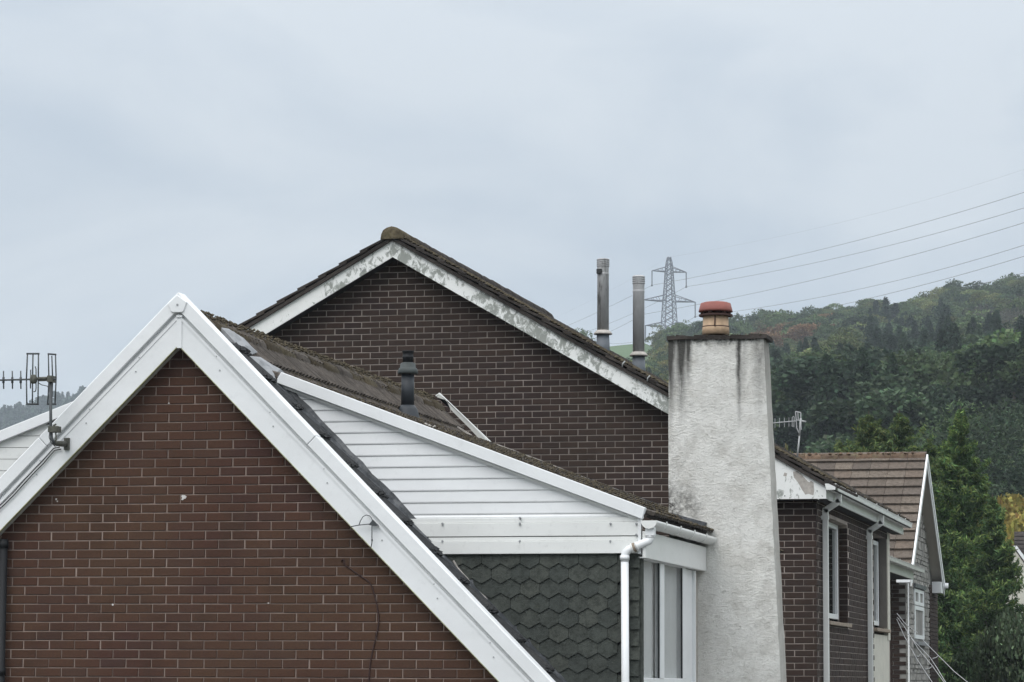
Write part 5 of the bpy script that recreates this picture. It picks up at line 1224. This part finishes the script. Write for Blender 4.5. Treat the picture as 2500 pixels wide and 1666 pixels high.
wire(tips[2], [(1776, 732.5), (2048, 667), (2500, 544.5)], [(1537, 787), (1491, 808.6), (1437, 833)], 'power line hung from the left end of the widest cross arm')
wire(tips[3], [(1793, 763), (2048, 716), (2500, 599)], [(1663, 794), (1600, 822)], 'power line hung from the right end of the widest cross arm')
wire(tips[4], [(2113, 731), (2500, 626)], [(1491, 880)], 'lowest left power line passing just above the wooded skyline')
wire(tips[5], [(2434, 684), (2500, 667)], [(1600, 880)], 'lowest right power line, mostly hidden by the wooded skyline')

# ================================================================== VEGETATION
def quads(P, T, B, tint):
    """leaf faces: centres P, half axes T and B -> arrays"""
    n = len(P); v = np.empty((n, 4, 3)); v[:, 0] = P - T; v[:, 1] = P - B * .9; v[:, 2] = P + T; v[:, 3] = P + B * 1.1
    return v.reshape(-1, 3), np.repeat(tint, 4, 0)
def unit(a): return a / (np.linalg.norm(a, axis=-1, keepdims=True) + 1e-9)
def leaf_set(P, out_dir, size, elong, tint, g, droop=0.0):
    n = len(P); t = unit(out_dir * .6 + g.normal(0, .75, (n, 3)) - np.array([0, 0, droop])); b = unit(np.cross(t, g.normal(0, 1, (n, 3))))
    s = size[:, None] if hasattr(size, '__len__') else size
    return quads(P, t * s * elong, b * s, tint)
def tri_mesh(name, v, tint, mats):
    n = len(v) // 4; k = np.arange(n) * 4; idx = np.stack([k, k + 1, k + 2], 1); p = v[idx].copy(); p[:, 1] = v[k + 1] * 1.0
    me = bpy.data.meshes.new(name); me.vertices.add(3 * n); me.vertices.foreach_set('co', p.astype(np.float32).ravel())
    me.loops.add(3 * n); me.loops.foreach_set('vertex_index', np.arange(3 * n, dtype=np.int32)); me.polygons.add(n); me.polygons.foreach_set('loop_start', np.arange(0, 3 * n, 3, dtype=np.int32))
    for q in mats: me.materials.append(q)
    a = me.attributes.new('tint', 'FLOAT_COLOR', 'POINT'); col = np.ones((3 * n, 4), np.float32); col[:, :3] = np.repeat(tint[k], 3, 0); a.data.foreach_set('color', col.ravel())
    me.update(calc_edges=True); me.validate(); return me
def raw_mesh(name, v, tint, mats, extra=None):
    """leaf quads (v: 4n x 3) plus an optional MB for trunk and limbs"""
    nq = len(v) // 4; ev = np.array(extra.v) if extra and extra.v else np.zeros((0, 3)); ef = extra.f if extra else []
    me = bpy.data.meshes.new(name); nv = len(v) + len(ev); loops = list(range(4 * nq)); starts = list(range(0, 4 * nq, 4)); mi = [0] * nq; c = 4 * nq
    L_ = [np.arange(4 * nq)]
    for f in ef: starts.append(c); L_.append(np.array(f) + len(v)); c += len(f); mi.append(1)
    L_ = np.concatenate(L_).astype(np.int32)
    me.vertices.add(nv); me.vertices.foreach_set('co', np.concatenate([v, ev]).astype(np.float32).ravel())
    me.loops.add(len(L_)); me.loops.foreach_set('vertex_index', L_); me.polygons.add(len(starts)); me.polygons.foreach_set('loop_start', np.array(starts, np.int32))
    for q in mats: me.materials.append(q)
    me.polygons.foreach_set('material_index', np.array(mi, np.int32))
    a = me.attributes.new('tint', 'FLOAT_COLOR', 'POINT'); col = np.ones((nv, 4), np.float32); col[:len(v), :3] = tint; a.data.foreach_set('color', col.ravel())
    me.update(calc_edges=True); me.validate(); return me
def tints(n, g, lo=.6, hi=1.35): # leaf to leaf variation round 1
    t = g.uniform(lo, hi, (n, 1)); return t * (1 + g.normal(0, .06, (n, 3)))
def broadleaf(g, n, size, H=1.0):
    """crown and trunk of height 1, crown radius about .33"""
    K = g.integers(14, 22); cs = []
    for _ in range(K):
        h = g.uniform(.34, .88); w_ = .30 * math.sin(math.pi * min(1, max(0.12, (h - .15) / .85)) ** .8) ; a = g.uniform(0, 2 * math.pi); r = w_ * math.sqrt(g.random()); cs.append((r * math.cos(a), r * math.sin(a), h, g.uniform(.10, .17), g.uniform(.72, 1.3)))
    cs = np.array(cs); k = g.integers(0, K, n); d = unit(g.normal(0, 1, (n, 3))); d[:, 2] = np.where(d[:, 2] < -.35, -d[:, 2], d[:, 2])
    rr_ = cs[k, 3] * g.uniform(.72, 1.08, n); P = cs[k, :3] + d * rr_[:, None] * np.array([1, 1, .85])
    v, t = leaf_set(P, d, size * g.uniform(.6, 1.4, n), 1.0, tints(n, g) * cs[k, 4][:, None], g)
    m = MB(); m.tube([(0, 0, -.05), (.004, 0, .2), (.01, .006, .5), (0, 0, .72)], [.026, .02, .014, .005], 5, False)
    for q in range(0, K, 3): m.tube([(.005, 0, .3 + .02 * (q % 5)), tuple(cs[q, :3] * np.array([.6, .6, .95])), tuple(cs[q, :3])], [.010, .006, .003], 4, False)
    return v, t, m
def conifer(g, n, size, wid=.22, droop=.25):
    W_ = int(g.integers(11, 15)); P = []; D = []; sh = []
    lv = np.sort(g.uniform(.10, .99, n)) ** .95; a0 = g.uniform(0, 6.28, 40)
    lay_ = np.floor(lv * W_ ); fr = lv * W_ - lay_; br = g.integers(0, 7, n); ang = a0[(lay_.astype(int) * 3) % 40] + br * 6.28 / 7 + g.normal(0, .22, n)
    R_ = wid * (1.02 - lv) ** .85 * (1.12 - .42 * fr) * g.uniform(.25, 1.0, n) ** .5 * (1 + .25 * np.sin(br * 2.1 + lay_ * 1.7))
    P = np.stack([R_ * np.cos(ang), R_ * np.sin(ang), lv - droop * R_ + g.normal(0, .006, n)], 1); D = np.stack([np.cos(ang), np.sin(ang), np.full(n, -.2)], 1)
    v, t = leaf_set(P, D, size * g.uniform(.6, 1.4, n), 1.5, tints(n, g, .6, 1.4), g, .2)
    m = MB(); m.tube([(0, 0, -.05), (0, 0, .5), (0, 0, .98)], [.020, .012, .002], 5, False); return v, t, m
# ---- woodland on the hill
g = np.random.default_rng(11)
BN = 9000
protos = {'b': [], 'c': [], 's': []}
for i in range(7): v, t, m = broadleaf(g, BN, .0112); protos['b'].append(raw_mesh('broadleaf_tree', v, t, [M['leaf'], M['bark']], m))
for i in range(5): v, t, m = conifer(g, 8000, .0088, .20 + .03 * (i % 3)); protos['c'].append(raw_mesh('conifer_tree', v, t, [M['leaf'], M['bark']], m))
def bare(g):
    v, t, m = broadleaf(g, 3300, .006); m = MB(); m.tube([(0, 0, -.05), (0, 0, .45), (.01, 0, .8)], [.02, .012, .004], 5, False)
    for q in range(46):
        z = g.uniform(.2, .75); a = g.uniform(0, 6.28); l = g.uniform(.12, .30); e = (l * math.cos(a), l * math.sin(a), z + l * g.uniform(.5, 1.0)); m.tube([(0, 0, z), (e[0] * .55, e[1] * .55, z + (e[2] - z) * .45), e], [.006, .004, .0015], 3, False)
    return raw_mesh('bare_tree', v, t, [M['leaf'], M['bark']], m)
for i in range(3): protos['s'].append(bare(g))
COLS = {'green': (.086, .120, .048), 'mid': (.067, .100, .044), 'blue': (.054, .082, .045), 'olive': (.108, .122, .046), 'light': (.130, .158, .062), 'rust': (.150, .092, .050), 'dark': (.033, .053, .032), 'grey': (.070, .070, .056), 'yellow': (.15, .145, .055)}
cand = []
d = 185.0
while d < 690:
    sp = 6.4 if d < 420 else (4.6 if d < 600 else 3.6); dpx = sp / d * F; x = 1380 + g.uniform(0, dpx)
    while x < 2760:
        xx = x + g.normal(0, dpx * .25); dd = d + g.normal(0, sp * .3); x += dpx * g.uniform(.8, 1.3)
        if 1430 < xx < 1605 and dd > 505: continue                      # the open field
        if xx < 1500 and dd < 420: continue
        cand.append((xx, dd))
    d += sp * 1.05
trees = []
for xx, dd in cand:
    gy = 1663 - (float(terr(xx, dd)) - 4) / dd * F
    kind = 'b'; col = g.choice(['green', 'mid', 'mid', 'blue', 'olive', 'green', 'light'], p=[.22, .22, .16, .18, .10, .08, .04]); H = g.uniform(7.5, 11.5)
    if dd > 560: H = g.uniform(6.0, 10.5)
    if dd < 400:
        if g.random() < .36: kind = 'c'; col = g.choice(['dark', 'blue', 'dark']); H = g.uniform(12, 18)
        elif g.random() < .12 and dd > 430: kind = 's'; col = 'grey'; H = g.uniform(8, 10)
        else: col = g.choice(['mid', 'blue', 'dark']); H = g.uniform(9, 13)
    elif g.random() < (.006 if dd > 545 else .05): kind = 'c'; col = 'dark'; H = g.uniform(9, 13)
    my_ = gy - H * .55 / dd * F
    if 1850 < xx < 2040 and g.random() < .75 and abs(my_ - (885 - (xx - 1850) * .25)) < 26: col = 'rust'; kind = 'b'
    if 1990 < xx < 2130 and 870 < my_ < 925 and g.random() < .8: col = 'light'; kind = 'b'
    if 2395 < xx < 2560 and 775 < my_ < 1080 and dd > 400 and g.random() < .6: kind = 's'; col = 'grey'
    if 1560 < xx < 1640 and g.random() < .6: col = g.choice(['light', 'olive', 'yellow']); kind = 'b'
    if 2130 < xx < 2330 and 880 < gy < 1120 and g.random() < .45: kind = 'c'; col = 'dark'; H = g.uniform(13, 18)
    trees.append((xx, dd, kind, str(col), float(H), gy))
# hedgerow on the crest of the field
for xx, dd, H in ((1516, 640, 2.6), (1528, 640, 4.2), (1540, 641, 4.0), (1553, 641, 3.2), (1582, 640, 4.0), (1594, 640, 5.6), (1607, 641, 5.2), (1620, 640, 5.2), (1632, 640, 4.2)): trees.append((xx, dd, 'b', 'blue', H * 1.25, 830))
SKX = [1300, 1500, 1640, 1700, 1760, 1800, 1850, 1900, 1960, 2010, 2060, 2120, 2200, 2290, 2320, 2400, 2450, 2500, 2600, 2800]
SKY = [800, 836, 812, 800, 788, 762, 775, 748, 752, 738, 735, 728, 742, 728, 695, 700, 690, 678, 660, 640]
t2_ = []
for t in trees:
    xx, dd, kind, col, H, gy = t; lim = float(np.interp(xx, SKX, SKY)) + (650 - dd) * (.10 if dd > 560 else .28) + g.normal(0, 17 if dd > 560 else 9)
    Hm = (gy - lim) / F * dd
    if H > Hm: H = Hm
    if H < 3.2 or (1430 < xx < 1605 and gy - H / dd * F < 872 and gy != 830): continue
    top_ = gy - H / dd * F
    if xx < 1640 and top_ > 930: continue
    if 1640 <= xx < 1870 and top_ > 850: continue
    if xx >= 1870 and top_ > 1180: continue
    t2_.append((xx, dd, kind, col, H, gy))
trees = t2_
def shown(t):
    xx, dd, kind, col, H, gy = t; top_ = gy - H / dd * F
    return 1480 < xx < 2520 and top_ < (1110 if xx < 2060 or 1890 < xx else 1010) and not (1632 < xx < 1868 and top_ > 820) and top_ > 600
DESC = {'b': 'broadleaf tree', 'c': 'pointed conifer', 's': 'half bare tree'}
CD = {'green': 'green', 'mid': 'mid green', 'blue': 'bluish green', 'olive': 'olive green', 'light': 'pale green', 'rust': 'rust coloured autumn', 'dark': 'very dark', 'grey': '', 'yellow': 'yellowing'}
front_blocked = {}
trees.sort(key=lambda t: -(t[4] / t[1]) if shown(t) else 1e3)
ind = []; rest = []
LM = [(1480, 1640, 'beside the two flues'), (1640, 1720, 'left of the chimney cowl'), (1720, 1890, 'right of the chimney cowl'), (1890, 1965, 'above the small pale aerial'), (1965, 2050, 'above the brown roof'), (2050, 2130, 'above the left conifer top'), (2130, 2215, 'above the right conifer top'), (2215, 2290, 'above the white gable apex'), (2290, 2350, 'left of the tallest conifer'), (2350, 2410, 'right of the tallest conifer'), (2410, 2465, 'above the yellow tree'), (2465, 2525, 'right above the yellow tree')]
seen_ = set()
for t in trees:
    xx, dd, kind, col, H, gy = t
    if not shown(t) or len(ind) >= 300 or gy == 830: rest.append(t); continue
    mid = gy - H * .5 / dd * F; sk_ = float(np.interp(xx, SKX, SKY)); top_ = gy - H / dd * F
    lm = next((l for a, b, l in LM if a <= xx < b), None); up_ = top_ - sk_
    lev = 'on the skyline' if up_ < 28 else ('just below the skyline' if up_ < 85 else ('high on the hillside' if up_ < 170 else ('midway up the hillside' if up_ < 280 else 'low on the hillside')))
    lab = ' '.join((CD[col] + ' ' + DESC[kind] + ' ' + lev + ' ' + str(lm)).split())
    if lm is None or lab in seen_: rest.append(t); continue
    seen_.add(lab); ind.append(t + (lab,))
for xx, dd, kind, col, H, gy, lab in ind:
    name = {'b': 'broadleaf_tree', 'c': 'conifer_tree', 's': 'bare_tree'}[kind]; me = protos[kind][g.integers(0, len(protos[kind]))]; o = link(name, me, None, pos(xx, dd))
    w_ = H * g.uniform(1.05, 1.55) if kind != 'c' else H * g.uniform(.9, 1.15); o.scale = (w_, w_, H); o.rotation_euler = (0, 0, g.uniform(0, 6.28)); c = np.array(COLS[col]) * g.uniform(.7, 1.35); o.color = (*c, 1)
    tag(o, lab, 'tree', 'trees on the wooded hillside')
def pack(items, n, size):
    V_, T_ = [], []
    for xx, dd, kind, col, H, gy in items:
        v, t, m = (conifer(g, n, size * .9, .22) if kind == 'c' else broadleaf(g, n, size)); a = g.uniform(0, 6.28); w_ = H * g.uniform(.95, 1.3); ca, sa = math.cos(a), math.sin(a)
        if kind == 's': v = v[:4 * (n // 2)]; t = t[:4 * (n // 2)]
        x_, y_ = v[:, 0] * ca - v[:, 1] * sa, v[:, 0] * sa + v[:, 1] * ca; v = np.stack([x_ * w_, y_ * w_, v[:, 2] * H], 1) + pos(xx, dd)
        V_.append(v); T_.append(np.clip(t * np.array(COLS[col]) * g.uniform(.7, 1.35), 0, 1))
    return np.concatenate(V_), np.concatenate(T_)
print('woodland', len(ind), len(rest))
near_ = [t for t in rest if t[1] < 470]; far_ = [t for t in rest if t[1] >= 470]
v, t = pack(near_, 3700, .0148); v2_, t2__ = pack(far_, 900, .029); v = np.concatenate([v, v2_]); t = np.concatenate([t, t2__])
tag(link('woodland', tri_mesh('woodland', v, t, [M['leaf']])), 'dense mixed woodland covering the hillside behind the houses', 'woodland', None, 'stuff')
# distant conifer plantation, left
items = []
for _ in range(1700):
    dd = g.uniform(1250, 1640); xx = g.uniform(-200, 820); items.append((xx, dd, 'c' if g.random() < .75 else 'b', 'dark', g.uniform(6, 10), 0))
v, t = pack(items, 120, .075)
tag(link('far_plantation', raw_mesh('far_plantation', v, t, [M['leaf']])), 'distant bluish conifer plantation along the hill at the left edge', 'woodland', None, 'stuff')
# ---- garden conifers to the right
def leylandii(g, H, Rb, n, slope=.36):
    """dense feathery sprays on upswept boughs round a straight stem; H height, Rb base radius"""
    nb = int(60 + H * 26); V_, T_ = [], []; per = n // nb; m = MB(); m.tube([(0, 0, -.2), (0, 0, H * .5), (0, 0, H * .985)], [Rb * .09, Rb * .05, .012], 7, False)
    for b in range(nb):
        h = ((b + g.random()) / nb) ** .8; zb_ = H * (.02 + .95 * h); a = g.uniform(0, 6.28); tt_ = (1 - h) * H; R_ = Rb * math.tanh(tt_ * slope / Rb) * g.uniform(.5, 1.15) + .03
        l = R_; up_ = g.uniform(.15, .65) + h * .5; f_ = g.random(per) ** .55
        px_ = l * f_; z_ = zb_ + l * up_ * f_ ** 1.4 - .12 * l * f_ ** 3; sp_ = (.05 + .30 * np.minimum(l, 1.2) * (1 - f_ * .75)); lat = g.normal(0, 1, per) * sp_ * .6; hz = g.normal(0, 1, per) * sp_ * .32
        x_ = px_ * math.cos(a) - lat * math.sin(a); y_ = px_ * math.sin(a) + lat * math.cos(a); P = np.stack([x_, y_, z_ + hz], 1)
        D = unit(np.stack([np.full(per, math.cos(a)) , np.full(per, math.sin(a)), .5 - 1.1 * f_], 1)); bt = g.uniform(.65, 1.3)
        tt = tints(per, g, .55, 1.45) * bt; tip = (f_ > .80) & (g.random(per) < .6); tt[:, 0] *= 1 + .9 * tip; tt[:, 1] *= 1 + .55 * tip; tt[:, 2] *= 1 + .2 * tip
        v, t = leaf_set(P, D, g.uniform(.011, .022, per), 4.2, tt, g, -.05); V_.append(v); T_.append(t)
        if b % 3 == 0: m.tube([(0, 0, zb_), (l * .5 * math.cos(a), l * .5 * math.sin(a), zb_ + l * up_ * .3), (l * .9 * math.cos(a), l * .9 * math.sin(a), zb_ + l * up_ * .75)], [.02, .012, .004], 4, False)
    return np.concatenate(V_), np.concatenate(T_), m
def garden_tree(name, px, d_, pytop, R_, n, col, label, cat='tree', seed=1, fn=leylandii, grp=None, slope=.36):
    gg_ = np.random.default_rng(seed); p = pos(px, d_, 0.0); H = float(at(px, pytop, D=d_)[2]); root = thing(name, tuple(p), label, cat, grp)
    v, t, m = fn(gg_, H, R_, n, slope); me = raw_mesh('foliage', v, np.clip(t * np.array(col), 0, 1), [M['leaf']]); o = link('foliage', me, root, p)
    mt = link('trunk', m.mesh('trunk', M['bark']), root, p); return root
LEY = (.076, .132, .052)
garden_tree('conifer_tree', 2350, 76, 975, 1.45, 90000, LEY, 'tallest green garden conifer with a thin leader right of the white gable', seed=3)
garden_tree('conifer_tree', 2425, 74, 1195, 1.2, 50000, (.072, .124, .050), 'bushy green conifer between the tallest conifer and the yellow tree', seed=4)
garden_tree('conifer_tree', 2305, 72, 1290, 1.0, 28000, (.066, .114, .048), 'lower conifer tight against the far stone house', seed=5)
garden_tree('conifer_tree', 2125, 80, 988, 1.5, 46000, (.070, .108, .046), 'left one of the twin conifer tops above the brown ridge', seed=6, slope=.62)
garden_tree('conifer_tree', 2200, 79, 985, 1.4, 44000, (.066, .104, .044), 'right one of the twin conifer tops above the brown ridge', seed=8, slope=.62)
garden_tree('conifer_tree', 2268, 80, 1055, 1.0, 24000, (.060, .098, .042), 'short conifer behind the white gable apex', seed=9, slope=.62)
def bush(g, H, R_, n, slope=0):
    v, t, m = broadleaf(g, n, .010); pale = np.repeat(g.random(n) < .16, 4); t = t * np.where(pale, 2.6, 1.0)[:, None] if H < 6.5 else t; v = v * np.array([R_ / .33, R_ / .33, H]); m.v = [(x * R_ / .33, y * R_ / .33, z * H) for x, y, z in m.v]; return v, t, m
garden_tree('broadleaf_tree', 2490, 130, 1145, 3.0, 20000, (.27, .225, .06), 'yellow autumn tree at the right edge beyond the conifers', seed=10, fn=bush)
garden_tree('broadleaf_tree', 1918, 120, 1055, .8, 3500, (.15, .135, .055), 'small yellowish tree peeping over the dark roof behind the chimney', seed=12, fn=bush)
garden_tree('shrub', 2475, 60, 1440, .8, 15000, (.062, .085, .050), 'pale speckled shrub in the bottom right corner', 'shrub', seed=13, fn=bush)
garden_tree('shrub', 2390, 62, 1560, .9, 12000, (.040, .060, .032), 'dark shrub below the garden conifers', 'shrub', seed=14, fn=bush)
# undergrowth that fills the garden behind
items = [(g.uniform(2250, 2700), g.uniform(78, 150), 'b', g.choice(['dark', 'blue', 'mid']), g.uniform(3.0, 5.5), 0) for _ in range(70)] + [(g.uniform(2280, 2720), g.uniform(150, 210), 'b', g.choice(['dark', 'blue', 'mid']), g.uniform(6, 9), 0) for _ in range(60)]
v, t = pack(items, 2200, .0145)
tag(link('undergrowth', tri_mesh('undergrowth', v, t, [M['leaf']])), 'dark undergrowth filling the gardens behind the conifers', 'undergrowth', None, 'stuff')

# ================================================================== HAZE
m = MB(); m.box((-3000, -3000, -6), (3000, 3000, 200))
hz = m.build('haze', [], None); hz.data.materials.clear()
hm = bpy.data.materials.new('haze'); hm.use_nodes = True; t_ = hm.node_tree; t_.nodes.clear(); o_ = t_.nodes.new('ShaderNodeOutputMaterial'); pv = t_.nodes.new('ShaderNodeVolumePrincipled')
pv.inputs['Color'].default_value = (.80, .89, .98, 1); pv.inputs['Density'].default_value = .00027; pv.inputs['Anisotropy'].default_value = .1; t_.links.new(pv.outputs[0], o_.inputs['Volume']); hz.data.materials.append(hm); hz['kind'] = 'stuff'
